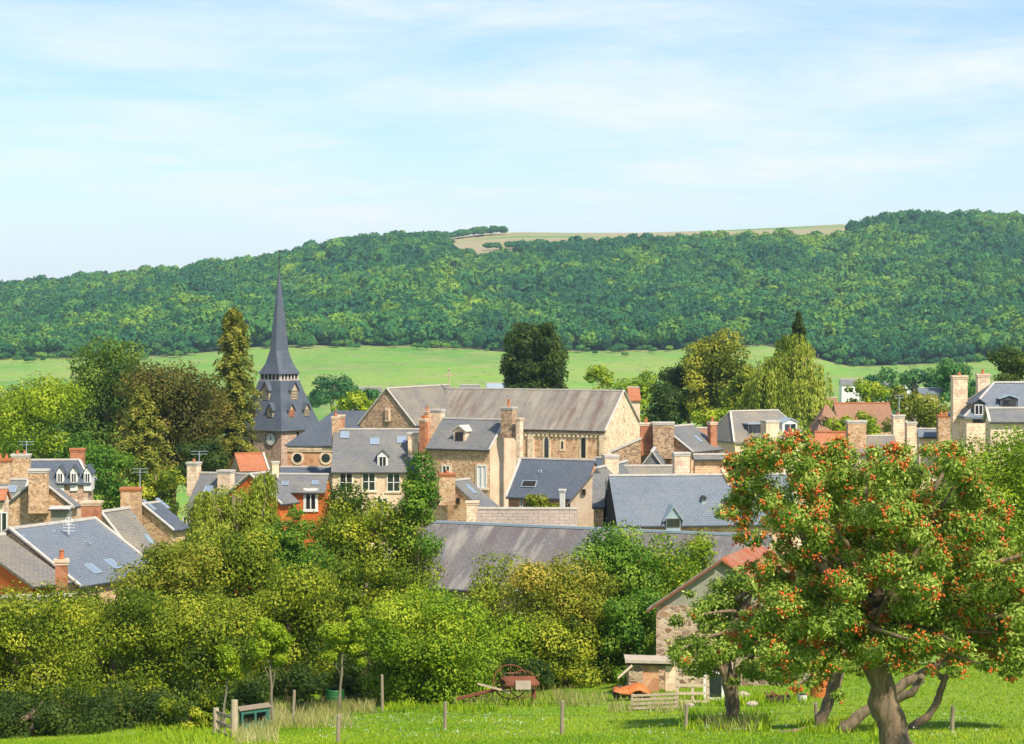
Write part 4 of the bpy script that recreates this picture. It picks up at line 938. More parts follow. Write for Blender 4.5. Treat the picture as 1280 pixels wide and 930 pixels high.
# ------------------------------------------------------------------ the belt of trees in front of the village
G2 = 'trees and tall bushes along the field edge'
T('weeping_tree', 'yellow green weeping tree with pinkish tips in front of the old slate house', 'tree', 224, 358, 590, 735, 118, 'willow', 'willow', dens=2.6, group=G2)
T('weeping_tree', 'pale yellow bushy tree close behind the weeping one', 'tree', 236, 350, 606, 745, 120, 'yellow', dens=1.3, group=G2)
T('hedge_tree', 'tall dark green tree in front of the cream house', 'tree', 392, 546, 606, 790, 113, 'hedge', dens=1.3, lobes=70, group=G2)
T('hedge_tree', 'slim green treetop in front of the golden stone house', 'tree', 496, 550, 566, 690, 111, 'green', dens=.9, group=G2)
T('hedge_tree', 'dark green tree between the weeping tree and the cream house', 'tree', 316, 424, 636, 785, 110, 'green', dens=1.5, lobes=60, group=G2)
T('hedge_tree', 'dull green tree just below the weeping tree', 'tree', 230, 350, 662, 790, 108, 'hedge', dens=1.3, lobes=55, group=G2)
T('hedge_tree', 'orange tinged olive bush beside the bright skylights', 'tree', 150, 275, 675, 800, 104, 'orangey', dens=1.1, group=G2)
T('hedge_tree', 'light green tree top in front of the streaked barn roof, left part', 'tree', 500, 600, 720, 840, 104, 'bright', group=G2)
T('hedge_tree', 'spindly yellowish shrub with a bare tip before the streaked barn roof', 'tree', 590, 660, 690, 820, 100, 'yellow', dens=.75, group=G2)
T('hedge_tree', 'rounded golden orange shrub in front of the streaked barn roof', 'tree', 622, 775, 694, 868, 96, 'orangey', dens=1.3, lobes=75, group=G2)
T('hedge_tree', 'bright green maple in front of the streaked barn, right part', 'tree', 716, 826, 654, 800, 100, 'green', dens=1.3, lobes=50, group=G2)
T('hedge_tree', 'feathery pale green bush left of the shed', 'tree', 780, 880, 668, 790, 102, 'bright', dens=.8, group=G2)
T('hedge_tree', 'pale green sapling top above the shed roof', 'tree', 850, 905, 662, 740, 104, 'lime', dens=.5, group=G2)
T('hedge_tree', 'deep shaded bush against the left wall of the shed', 'tree', 745, 838, 735, 858, 95, 'green', dens=1.1, group=G2)
T('hedge_tree', 'mid green bush at the foot of the golden orange shrub', 'tree', 640, 770, 770, 878, 93, 'hedge', dens=1.1, group=G2)
T('hedge_tree', 'dense green hedge tree at the lower left corner', 'tree', -70, 118, 738, 905, 84, 'hedge', dens=1.1, group=G2)
T('hedge_tree', 'dense hedge tree with sunlit top, second from the left corner', 'tree', 60, 220, 738, 915, 88, 'hedge', dens=1.1, group=G2)
T('hedge_tree', 'broad hedge tree above the wooden gate', 'tree', 185, 330, 742, 880, 90, 'hedge', dens=1.1, group=G2)
T('hedge_tree', 'hedge tree with dark hollow behind the tallest sapling', 'tree', 290, 430, 708, 868, 92, 'hedge', dens=1.1, group=G2)
T('hedge_tree', 'shade-coloured bush under the left hedge trees', 'bush', 90, 275, 858, 938, 80, 'dark', dens=1.1, loose=1.8, group=G2)  # added bush; its dark leaf colour paints the shade under the crowns
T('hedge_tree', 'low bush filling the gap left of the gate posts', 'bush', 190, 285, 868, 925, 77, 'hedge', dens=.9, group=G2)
T('hedge_tree', 'low shade-coloured bush filling the lower left corner', 'bush', -60, 140, 862, 950, 78, 'dark', dens=1.1, loose=1.8, group=G2)  # leaf colour itself holds the deep shade of this corner
T('hedge_tree', 'upper hedge tree below the blue slate roof at left', 'tree', 20, 180, 738, 830, 96, 'hedge', group=G2)
T('hedge_tree', 'hedge tree behind the young ash', 'tree', 395, 520, 690, 830, 100, 'hedge', dens=1.1, group=G2)
T('ash_tree', 'broad light green ash in front of the hedge', 'tree', 444, 626, 746, 908, 86, 'bright', dens=1.4, lobes=75, group=G2)
T('ash_tree', 'upright bright green bush rising behind the broad ash', 'tree', 455, 560, 735, 830, 90, 'lime', dens=1.0, group=G2)
T('hedge_tree', 'green bush behind the rusty machine', 'bush', 585, 680, 770, 876, 92, 'bright', dens=1.1, group=G2)
T('hedge_tree', 'bright round bush behind the fruit tree at the right edge', 'tree', 1155, 1330, 536, 720, 98, 'bright', dens=1.1, group=G2)
T('hedge_tree', 'green bush low behind the fruit tree at the right edge', 'tree', 1130, 1320, 660, 800, 104, 'hedge', group=G2)
T('hedge_tree', 'green bush hidden behind the middle of the fruit tree', 'tree', 1000, 1180, 590, 790, 108, 'hedge', group=G2)
# undergrowth added with dark leaves standing in for hedge shade, then saplings in front
for i, (x0, x1, y0, y1, Y_, lb) in enumerate([(-40, 120, 800, 905, 92, 'shade-coloured undergrowth behind the hedge tree in the lower left corner'), (100, 240, 800, 905, 94, 'shade-coloured undergrowth behind the second hedge tree from the left corner'),
    (220, 345, 800, 890, 97, 'shade-coloured undergrowth behind the green hutch'), (320, 450, 795, 885, 98, 'shade-coloured undergrowth behind the green barrel'), (430, 560, 790, 880, 97, 'shade-coloured undergrowth behind the broad ash'),
    (540, 680, 790, 872, 99, 'shade-coloured undergrowth behind the rusty machine'), (660, 780, 770, 860, 100, 'shade-coloured undergrowth left of the lean-to'), (740, 840, 760, 850, 99, 'shade-coloured undergrowth behind the lean-to roof'), (-60, 90, 760, 860, 100, 'upper hedge tree at the left edge under the lowest roof'),
    (150, 330, 740, 850, 101, 'upper hedge tree behind the thin sapling'), (380, 480, 730, 850, 104, 'tall shrub between the two dark green trees'), (540, 640, 755, 850, 100, 'leafy shrub just right of the broad ash')]+[(275, 345, 838, 902, 84, 'shade-coloured low shrub directly behind the thin sapling'), (335, 410, 835, 892, 86, 'shade-coloured low shrub between the two larger saplings'), (395, 470, 830, 886, 88, 'shade-coloured low shrub behind the green barrel'), (600, 700, 825, 872, 90, 'shade-coloured low shrub behind the hoop wheel')]):
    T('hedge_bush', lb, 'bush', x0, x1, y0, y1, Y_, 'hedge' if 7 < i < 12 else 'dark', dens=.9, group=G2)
T('sapling', 'thin staked sapling with small round crown right above the gate post', 'sapling', 270, 307, 808, 856, 76.5, 'lime', dens=1.9, base=(289, 905), r0=.05, bark=BARKP, group='young planted saplings', loose=1.2)
T('sapling', 'sapling with tall lime crown left of the green barrel', 'sapling', 313, 362, 776, 858, 76, 'lime', dens=2, base=(343, 908), r0=.06, bark=BARKP, group='young planted saplings')
T('sapling', 'sapling with wide drooping crown beside the green barrel', 'sapling', 404, 458, 757, 842, 82, 'lime', dens=1.7, base=(434, 884), r0=.06, bark=BARKP, group='young planted saplings')

# ------------------------------------------------------------------ fruit trees
def polyin(px, py, poly):
    c = False; j = len(poly)-1
    for i in range(len(poly)):
        xi, yi = poly[i]; xj, yj = poly[j]
        if (yi > py) != (yj > py) and px < (xj-xi)*(py-yi)/(yj-yi)+xi: c = not c
        j = i
    return c
def fruit_tree(label, Y, poly, nl, nleaf, trunk, lf, dep, seed, nfr, pal='apple', rlo=(.20, .38), group='fruit trees in the meadow', dense_bottom=False):
    rng = np.random.default_rng(seed); xs = [p[0] for p in poly]; ys = [p[1] for p in poly]; k = Y/F; cents = []; rads = []; seen = []
    while len(cents) < nl:
        r = rng.uniform(*rlo); best = None
        for _ in range(7):                       # spread the leaf clumps evenly through the crown
            q_ = (rng.uniform(min(xs), max(xs)), rng.uniform(min(ys), max(ys)))
            if not polyin(q_[0], q_[1], poly): continue
            dm = min(((q_[0]-o_[0])**2+(q_[1]-o_[1])**2 for o_ in seen), default=1e9)
            if best is None or dm > best[0]: best = (dm, q_)
        if best is None: continue
        px, py = best[1]; seen.append((px, py))
        ok = all(polyin(px+math.cos(a)*r*.75/k, py+math.sin(a)*r*.75/k, poly) for a in (0, 1.57, 3.14, 4.71))
        if not ok: r *= .55
        p = P(px, py, Y); p.y += rng.normal()*dep; cents.append(p[:]); rads.append(r)
    cents = np.array(cents); rads = np.array(rads); wg = rads**2; cnt = np.maximum(20, nleaf*wg/wg.sum()).astype(int)
    R3 = np.stack([rads*1.1, rads*1.1, rads*.8], 1)
    pos, nr, sz, ti = cloud(cents, R3, cnt, lf*k, rng, .45, upb=.3, lobet=rng.normal(size=nl)*.10); ti = np.clip(ti+rng.normal(size=len(ti))*.13, 0, 1)
    ns = nleaf//9; ix = rng.integers(0, nl, ns); dd = rng.normal(size=(ns, 3)); dd /= np.linalg.norm(dd, axis=1, keepdims=True)
    pos = np.vstack([pos, cents[ix]+dd*R3[ix]*rng.uniform(.9, 1.5, (ns, 1))]); nr = np.vstack([nr, rng.normal(size=(ns, 3))]); sz = np.r_[sz, lf*k*rng.uniform(.6, 1.2, ns)]; ti = np.r_[ti, np.clip(rng.normal(.6, .2, ns), 0, 1)]
    v, tt = leaf_mesh(pos, nr, sz, ti, rng, .5)
    b = trunk[0][0]; base = P(*b[:3]); base.z = hterr(base.x, base.y) if base.z > hterr(base.x, base.y) else base.z
    r = root('fruit_tree', base, label, 'tree', group)
    build_leaves('crown', v, tt, leafmat(pal), r, base)
    m = MB(); rnd = random.Random(seed)
    for limb in trunk:
        pts = [P(q[0], q[1], q[2]) for q in limb]; rs = [q[3]*k for q in limb]
        # resample for gnarly limbs
        pp = []; rr = []
        for i in range(len(pts)-1):
            for j in range(4):
                t = j/4; p = pts[i].lerp(pts[i+1], t); ra = rs[i]*(1-t)+rs[i+1]*t; p = p+Vector((rnd.gauss(0, 1), rnd.gauss(0, 1), rnd.gauss(0, 1)))*ra*.14*(1 if (i or j) else 0); pp.append(p); rr.append(ra*rnd.uniform(.88, 1.12))
        pp.append(pts[-1]); rr.append(rs[-1]); m.tube(pp, rr, 12, wob=.12, rng=rnd)
    hub = P(*trunk[0][-1][:3]); seen = None
    for q in rng.permutation(nl)[:26]:
        e = Vector(cents[q]); s_ = hub+Vector(rng.normal(size=3))*.15; mid = s_.lerp(e, .5)+Vector(rng.normal(size=3))*.12
        m.tube([s_, s_.lerp(mid, .5)+Vector(rng.normal(size=3))*.04, mid, mid.lerp(e, .5), e], [.08, .06, .045, .03, .012], 6)
    m.build('trunk', BARK, r, smooth=True)
    # fruit clusters
    if nfr:
        def clus(p, rr):
            mb = MB(); cs = []
            for i in range(rr.integers(6, 12)):
                c = p+Vector(rr.normal(size=3)*.05); rad = rr.uniform(.017, .030)
                vs = [c+Vector(d)*rad for d in ((0, 0, 1), (.87, 0, .4), (.27, .83, .4), (-.7, .5, .4), (-.7, -.5, .4), (.27, -.83, .4), (.7, .5, -.45), (-.27, .83, -.45), (-.87, 0, -.45), (-.27, -.83, -.45), (.7, -.5, -.45), (0, 0, -1))]
                fs = [(0, 1, 2), (0, 2, 3), (0, 3, 4), (0, 4, 5), (0, 5, 1), (1, 6, 2), (2, 7, 3), (3, 8, 4), (4, 9, 5), (5, 10, 1), (6, 7, 2), (7, 8, 3), (8, 9, 4), (9, 10, 5), (10, 6, 1), (6, 11, 7), (7, 11, 8), (8, 11, 9), (9, 11, 10), (10, 11, 6)]
                cs.append((vs, fs))
            for vs, fs in cs: mb.add(vs, fs)
            return mb
        spots = []
        while len(spots) < nfr:
            q = int(nl*rng.random()**1.35); d = rng.normal(size=3); d /= np.linalg.norm(d); d[1] = -abs(d[1])*rng.uniform(.5, 1.2); c = Vector(cents[q]+d*R3[q]*rng.uniform(.85, 1.12)); spots.append(c)
        spots.sort(key=lambda c: c.y)
        rest = MB()
        for i, c in enumerate(spots):
            if i < 100 and label.startswith('big'): clus(c, rng).build('fruit_cluster', FRUIT, r, smooth=True)
            else:
                mb = clus(c, rng); rest.v += mb.v; off = len(rest.v)-len(mb.v); rest.f += [[off+i for i in f] for f in mb.f]; rest.mi += mb.mi
        o = rest.build('fruit', FRUIT, r, smooth=True); o['kind'] = 'stuff'
    return r
FRUIT = m_plain('orange_fruit', (0.64, 0.105, 0.010), (0.64, 0.26, 0.02), 0.45, 2.2, amt=.8, bmp=0)
fruit_tree('big gnarled fruit tree laden with orange-red fruit in the right foreground', 42,
    [(912, 640), (916, 588), (938, 550), (985, 538), (1030, 552), (1085, 562), (1140, 552), (1200, 552), (1230, 592), (1254, 640), (1340, 690), (1340, 835), (1270, 838), (1180, 830), (1120, 836), (1050, 815), (1010, 855), (960, 840), (915, 800), (935, 770), (946, 740), (950, 712), (968, 690), (975, 660), (955, 640), (930, 690)],
    330, 125000, [[(1134, 970, 42, 22), (1121, 925, 42, 18.5), (1106, 872, 42, 16.5), (1091, 820, 42, 14.5), (1080, 770, 42, 11)],
          [(1083, 770, 42, 9), (1040, 720, 42.2, 9), (1000, 660, 42.4, 6), (950, 600, 42.5, 2.5)], [(1083, 770, 42, 9), (1110, 715, 42.3, 9), (1150, 640, 42.4, 5), (1180, 590, 42.5, 2)],
          [(1084, 775, 42, 8.5), (1150, 740, 42.1, 6), (1220, 710, 42.2, 3.5), (1290, 690, 42.3, 2)]], 5.4, 1.05, 3, 1050, rlo=(.15, .34))
fruit_tree('small old fruit tree with a straight grey trunk in front of the shed', 64,
    [(832, 812), (846, 775), (868, 744), (900, 722), (925, 708), (960, 700), (1010, 700), (1030, 800), (1000, 858), (920, 852), (880, 842), (845, 838)],
    95, 24000, [[(917, 912, 64, 10), (915, 885, 64, 8.5), (911, 855, 64, 9), (908, 820, 64, 5), (925, 770, 64, 3)], [(911, 850, 64, 4.5), (890, 820, 63.8, 3), (870, 790, 63.7, 1.5)], [(911, 850, 64, 4.5), (945, 815, 64, 3), (985, 760, 64, 2)]], 5.4, .8, 8, 34, rlo=(.22, .42))
fruit_tree('leaning fruit tree with mossy trunk left of the big gnarled one', 60,
    [(985, 740), (1060, 730), (1090, 780), (1075, 845), (1040, 858), (1000, 850), (975, 820)],
    40, 12000, [[(1022, 912, 60, 8.5), (1032, 885, 60, 7), (1043, 855, 60, 7), (1046, 820, 60, 6), (1050, 780, 60, 4)], [(1022, 912, 60, 6), (1000, 914, 59.6, 4), (965, 917, 59.4, 1.5)]], 5.2, .5, 9, 12, rlo=(.2, .34))
fruit_tree('half fallen fruit tree whose trunk leans far to the right', 58,
    [(1120, 760), (1180, 720), (1260, 700), (1340, 720), (1340, 830), (1280, 838), (1215, 826), (1160, 815)],
    90, 28000, [[(1050, 915, 58, 8.5), (1078, 892, 58, 7), (1110, 870, 58, 6), (1140, 848, 58, 6), (1170, 833, 58, 6), (1205, 812, 58, 5), (1250, 785, 58, 3)], [(1112, 878, 57.6, 5), (1140, 866, 57.3, 5), (1152, 850, 57.2, 4), (1150, 845, 57.1, 4)]], 5.2, .7, 12, 22, rlo=(.22, .4))
fruit_tree('thin crooked fruit tree bending up to the right under the crown of the big one', 59,
    [(1150, 770), (1200, 740), (1290, 745), (1300, 815), (1250, 835), (1180, 830)],
    26, 6500, [[(1108, 922, 59, 5.5), (1135, 912, 59, 5.5), (1160, 896, 59, 5), (1172, 875, 59, 4.8), (1181, 850, 59, 4.5), (1196, 828, 59, 4.5), (1225, 790, 59, 3)], [(1181, 850, 59, 4), (1172, 842, 59, 3), (1166, 828, 59, 1.5)]], 5.2, .5, 14, 0, rlo=(.2, .34))

# ------------------------------------------------------------------ shed and clutter at the right
def shed():
    Y = 88.0; a = P(903, 696, Y); k = Y/F; n0 = Vector((0, -1, 0))
    g = hterr(a.x, Y)-.3; r = root('stone_shed', Vector((a.x, Y+2.5, g)), 'old shed with rubble stone wall, grey rendered gable and rusty edged roof', 'shed')
    L = Vector((math.sin(math.radians(19)), math.cos(math.radians(19)), 0))*6; hw = 2.75; ze = -(757-HY)*k; zr = a.z-.15
    xl, xr = a.x-hw+.15, a.x+hw-.15; Ld = L.normalized()
    zs = -(757-HY)*k
    MB().prism([Vector((xl, Y, g)), Vector((xr, Y, g)), Vector((xr, Y, zs)), Vector((xl, Y, zs))], L).build('stone_wall', RUB_SHED, r)
    MB().prism([Vector((xl, Y+.04, zs)), Vector((xr, Y+.04, zs)), Vector((a.x, Y+.04, zr))], L-Ld*.1).build('rendered_gable', GREYR, r)
    o = -Ld*.25; LL = L+Ld*.5
    sl = (zr-ze)/(hw-.15); 
    A0 = Vector((a.x, Y, zr+.03)); Lp = Vector((a.x-hw-.15, Y, zr+.03-sl*(hw+.15))); Rp = Vector((a.x+hw+.15, Y, zr+.03-sl*(hw+.15)))
    MB().prism([p+o for p in (Lp, A0, A0+UP*.09, Lp+UP*.09)], LL).build('roof_slope', SL_WARM, r)
    MB().prism([p+o for p in (A0+Vector((.002, 0, 0)), Rp, Rp+UP*.09, A0+Vector((.002, 0, .09)))], LL).build('roof_slope', RUSTROOF, r, 'rust stained sheet roof slope')
    MB().obox((A0+Lp)/2+o-Vector((0, .04, .03)), (Lp-A0)/2, Vector((0, .02, 0)), UP*.045).build('barge_board', RUST, r)
    # right hand lower wall running on behind the fruit tree
    r2 = root('low_stone_wall', Vector((P(960, 860, 87).x, 87, g)), 'low rubble wall running right from the shed behind the fruit tree', 'wall')
    p1, p2 = P(925, 866, 87.5), P(1010, 866, 86.5); d = p2-p1; d.z = 0; zt = -(838-HY)*87/F; c = (p1+p2)/2; c.z = (zt+g)/2
    MB().obox(c, d/2, Vector((0, .22, 0)), UP*((zt-g)/2)).build('wall', RUB_SHED, r2)
    m = MB(); rnd = random.Random(4)
    for i in range(9): q = p1.lerp(p2, (i+.5)/9); q.z = zt+.04; m.box(q, d.length/18*.95, .26, .05+rnd.random()*.03)
    m.build('wall_top', PEBBLE, r2)
shed()
def outbuilding():
    Y = 86.0; k = Y/F; p = P(802, 868, Y); g = hterr(p.x, Y)-.15; x0, x1 = P(786, 0, Y).x, P(847, 0, Y).x; zt = -(828-HY)*k
    r = root('lean_to', Vector((p.x, Y+.8, g)), 'low crumbling lean-to with thick grey slab roof left of the shed', 'lean-to')
    def wl(xa, xb, za, zb, y0, y1, nm, mt, lb=None): MB().box(Vector(((xa+xb)/2, (y0+y1)/2, (za+zb)/2)), (xb-xa)/2, (y1-y0)/2, (zb-za)/2).build(nm, mt, r, lb)
    wl(x0, x0+.55, g, zt, Y, Y+.3, 'front_wall', RUB_SHED); wl(x0+.55, x0+1.15, g, zt-.02, Y+.02, Y+.3, 'brick_panel', BR_ORANGE); wl(x0+1.4, x1, g, zt, Y, Y+.3, 'front_wall', CREAMST)
    wl(x0+1.15, x1, zt-.28, zt-.01, Y+.03, Y+.28, 'lintel', WOODG)
    wl(x0, x0+.3, g, zt-.1, Y+.3, Y+1.8, 'side_wall', RUB_SHED); wl(x0+.3, x1, g, zt-.2, Y+1.6, Y+1.8, 'back_wall', RUB_DARK)
    m = MB(); a, b = Vector((x0-.15, Y-.25, zt+.02)), Vector((x1-.1, Y-.25, zt-.02)); m.prism([a, b, b+UP*.1, a+UP*.12], Vector((0, 1.1, .04))); m.build('slab_roof', PEBBLE, r)
    m = MB(); m.prism([a-UP*.08+Vector((.05, .06, 0)), b-UP*.09+Vector((-.05, .06, 0)), b-UP*.01+Vector((-.05, .06, 0)), a+Vector((.05, .06, 0))], Vector((0, 1.0, .02))); m.build('roof_beam', WOODD, r)
    MB().tube([P(772, 848, 85.2), P(790, 832, 85.6)], .05, 6).build('prop', WOODL, r)
outbuilding()
def pallet(label, c, ux, uz, w, h, ns=5, nm='wooden_pallet', mt=WOODL, cat='pallet'):
    r = root(nm, c, label, cat); un = ux.cross(uz).normalized(); m = MB()
    for i in range(ns): m.obox(c+uz*(h*(i+.5)/ns)+un*.05, ux*w/2, un*.012, uz*.045)
    m.build('slats', mt, r); m = MB()
    for i in (-1, 0, 1): m.obox(c+uz*h/2+ux*i*(w/2-.05), ux*.045, un*.036, uz*h/2)
    m.build('bearers', mt, r); return r
c = hground(866, 882); pallet('upright pale wooden pallet leaning by the shed door', c, Vector((1, 0, 0)), Vector((0, .18, 1)).normalized(), 1.15, 1.35, 5)
c = hground(817, 888); pallet('grey weathered hurdle tilted in the grass before the lean-to', c, Vector((1, .08, .03)).normalized(), Vector((.1, .55, .8)).normalized(), 1.6, .62, 4, 'wooden_hurdle', WOODG, 'hurdle')
def tarp():
    p = hground(790, 876); r = root('tarp_covered_pile', p, 'crumpled orange tarp over a dark pile at the lean-to', 'tarp'); rnd = random.Random(5); m = MB(); W, D = 1.35, .9; nx, ny = 14, 8; vs = []
    for j in range(ny+1):
        for i in range(nx+1):
            x = (i/nx-.5)*W; y = (j/ny-.5)*D; e = max(abs(i/nx-.5), abs(j/ny-.5))*2; vs.append(p+Vector((x*1.02, y+.3, .52-.22*e**3+rnd.uniform(-.035, .035)+.07*math.sin(x*6))))
    fs = [(j*(nx+1)+i, j*(nx+1)+i+1, (j+1)*(nx+1)+i+1, (j+1)*(nx+1)+i) for j in range(ny) for i in range(nx)]
    m.add(vs, fs); o = m.build('tarp', ORTARP, r, smooth=True); sm = o.modifiers.new('thick', 'SOLIDIFY'); sm.thickness = .015
    for i in range(5): MB().tube([p+Vector((-.55+i*.27, 0, .15+.05*(i % 2))), p+Vector((-.55+i*.27, .75, .16+.05*(i % 2)))], .13, 9).build('log', WOODD, r)
    for i in range(4): MB().tube([p+Vector((-.4+i*.27, .05, .34)), p+Vector((-.4+i*.27, .75, .35))], .10, 9).build('log', WOODD, r)
tarp()
def barrel(label, px, py, h, rad, mt, nm='barrel', Y=None):
    p = hground(px, py) if Y is None else Vector((P(px, py, Y).x, Y, hterr(P(px, py, Y).x, Y)))
    r = root(nm, p, label, nm.split('_')[-1])
    MB().lathe(p, [(rad*.9, 0), (rad*.94, .03), (rad, h*.3), (rad*1.03, h*.33), (rad, h*.36), (rad*1.02, h*.6), (rad*1.05, h*.66), (rad*1.0, h*.69), (rad*.95, h*.97), (rad*.9, h), (rad*.82, h), (rad*.8, h*.93)], 18).build('body', mt, r, smooth=False)
    m = MB(); m.lathe(p+UP*(h*.96), [(rad*.80, 0), (rad*.80, .02)], 16); m.build('lid', mt, r); return r
barrel('orange plastic barrel standing under the fruit trees', 1024, 872, 1.0, .33, ORTARP)
barrel('dark green water barrel by the wide drooping sapling', 419, 886, .75, .36, GREENP, 'water_barrel')
def bucket():
    p = hground(1003, 879); r = root('bucket', p, 'small white bucket left of the orange barrel', 'bucket')
    MB().lathe(p, [(.13, 0), (.18, .28), (.19, .30), (.17, .30), (.12, .04)], 16).build('pail', WHITE, r); m = MB(); m.ring(p+UP*.29, Vector((1, 0, 0)), Vector((0, -.8, -.6)), .18, .008, 12, a1=math.pi); m.build('handle', DARKW, r)
bucket()
def crate():
    p = hground(974, 880); r = root('scrap_crate', p, 'dark open crate of scrap wood left of the white bucket', 'crate'); m = MB()
    for sx in (-1, 1): m.box(p+Vector((sx*.36, .2, .13)), .02, .22, .12)
    for sy in (-1, 1):
        for z in (.06, .18): m.box(p+Vector((0, .2+sy*.22, z)), .36, .012, .045)
    m.box(p+Vector((0, .2, .02)), .34, .2, .012); m.build('crate_sides', WOODD, r); rnd = random.Random(3)
    for i in range(5): a = p+Vector((rnd.uniform(-.3, .3), .2+rnd.uniform(-.15, .15), .2)); MB().tube([a, a+Vector((rnd.uniform(-.35, .35), .1, .14))], .03, 6).build('plank', RUST, r)
crate()
def stone(label, px, py, sz, seed):
    p = hground(px, py); rnd = random.Random(seed); m = MB(); vs = []; ns, nr = 9, 5
    for j in range(nr+1):
        for i in range(ns):
            th = math.pi*j/nr; ph = 2*math.pi*i/ns; q = 1+rnd.uniform(-.18, .18); vs.append(p+Vector((math.sin(th)*math.cos(ph)*sz*q, math.sin(th)*math.sin(ph)*sz*.8*q, sz*.25+math.cos(th)*sz*.55*q)))
    m.add(vs, [(j*ns+i, (j+1)*ns+i, (j+1)*ns+(i+1) % ns, j*ns+(i+1) % ns) for j in range(nr) for i in range(ns)])
    o = m.build('stone', PEBBLE); tag(o, label, 'stone', 'loose stones near the shed')
stone('pale stone in the grass just right of the grey trunk', 941, 883, .22, 1); stone('flat pale stone before the upright pallet', 862, 884, .18, 2); stone('reddish rock low beside the grey trunk', 899, 876, .2, 3); stone('pinkish rock behind the grey trunk, by the low wall', 928, 872, .28, 4)
def door():
    p = hground(893, 877); r = root('shed_door', p+Vector((0, 0, 0)), 'white framed glazed door panel leaning against the shed', 'door'); c = p+Vector((0, .2, .52)); m = MB()
    for sx in (-1, 1): m.box(c+Vector((sx*.32, 0, 0)), .05, .025, .5)
    for z in (-1, 1): m.box(c+Vector((0, 0, z*.46)), .27, .024, .05)
    m.build('frame', WHITE, r); MB().box(c, .27, .008, .41).build('pane', GLASS, r)
door()

# rusty hay machine
def machine():
    p = hground(650, 882); r = root('farm_machine', p, 'derelict rusty hay machine with big hoop wheel at the hedge foot', 'farm machine'); rnd = random.Random(9); X = Vector((1, 0, 0)); c = p+Vector((0, .3, .75))
    vs = []; m = MB(); nn = 12      # curved sheet guard
    for i in range(nn+1):
        a = math.pi*(.02+.96*i/nn)
        for x in (-.62, -.2, .2, .62): vs.append(c+Vector((x+.1*math.sin(i), -math.cos(a)*.45, math.sin(a)*.34-.08+.03*rnd.random())))
    m.add(vs, [(i*4+j, i*4+j+1, i*4+j+5, i*4+j+4) for i in range(nn) for j in range(3)]); o = m.build('guard', RUST, r, smooth=True); q = o.modifiers.new('t', 'SOLIDIFY'); q.thickness = .02
    m = MB(); m.ring(c+Vector((-.35, .1, .05)), Vector((1, 0, 0)), Vector((0, .2, 1)).normalized(), .62, .025, 26, a1=2*math.pi); 
    for i in range(8): a = math.pi*i/4; m.tube([c+Vector((-.35, .1, .05)), c+Vector((-.35, .1, .05))+(Vector((1, 0, 0))*math.cos(a)+Vector((0, .2, 1)).normalized()*math.sin(a))*.62], .012, 5)
    m.build('wheel', RUST, r, 'large spoked hoop wheel')
    m = MB(); m.ring(c+Vector((.1, -.1, -.0)), X, Vector((0, .3, 1)).normalized(), .50, .02, 22); m.build('wheel', RUST, r)
    m = MB()
    for dy in (-.15, .2): m.tube([c+Vector((-.4, dy, -.1)), c+Vector((-1.2, dy, -.3)), c+Vector((-2.3, dy+.1, -.58))], [.05, .045, .04], 6)
    m.tube([c+Vector((-.8, -.2, -.2)), c+Vector((-.8, .3, -.2))], .03, 6); m.tube([c+Vector((-1.6, -.2, -.38)), c+Vector((-1.6, .35, -.38))], .03, 6); m.build('frame', RUST, r)
    m = MB()
    for i in range(9): q = c+Vector((-.6-i*.2, -.18, -.25-.045*i)); m.tube([q, q+Vector((-.05, -.12, -.28))], .014, 4)
    m.build('tines', DARKW, r)
    m = MB(); m.obox(c+Vector((-.95, -.25, -.12)), Vector((.6, 0, -.16)), Vector((0, .05, 0)), UP*.03); m.build('plank', WOODL, r)
    m = MB(); m.tube([c+Vector((.5, -.1, -.2)), c+Vector((.52, -.12, -.55)), c+Vector((.55, -.12, -.78))], [.07, .09, .12], 8); m.build('leg', RUST, r)
    m = MB(); m.obox(c+Vector((.12, -.46, .02)), X*.28, Vector((0, .02, .0)), UP*.16); m.build('panel', PEBBLE, r, 'pale flaking panel')
machine()

# green hutch
def hutch():
    p = hground(317, 912); p.y += .2; r = root('green_hutch', p, 'old green framed hutch with tan board roof behind the gate', 'hutch'); X = Vector((1, .25, .10)).normalized(); Yv = Vector((-.25, 1, 0)).normalized(); w, d, h = .44, .3, .68; m = MB()
    for sx in (-1, 0, 1):
        for sy in (-1, 1): m.obox(p+X*sx*w+Yv*sy*d+UP*h/2, X*.035, Yv*.035, UP*h/2)
    for z in (.08, h-.05):
        for sy in (-1, 1): m.obox(p+Yv*sy*d+UP*z, X*w, Yv*.03, UP*.05)
        for sx in (-1, 1): m.obox(p+X*sx*w+UP*z, X*.03, Yv*d, UP*.05)
    m.build('frame', GREENM, r); MB().obox(p+Yv*d*.9+UP*h/2, X*w*.95, Yv*.01, UP*h*.4).build('back_board', DARKW, r); MB().obox(p+UP*.12, X*w*.95, Yv*d*.9, UP*.1).build('floor_board', GREENM, r)
    MB().obox(p+UP*(h+.05), X*(w+.1), Yv*(d+.08), UP*.016).build('top_board', WOODG, r)
hutch()

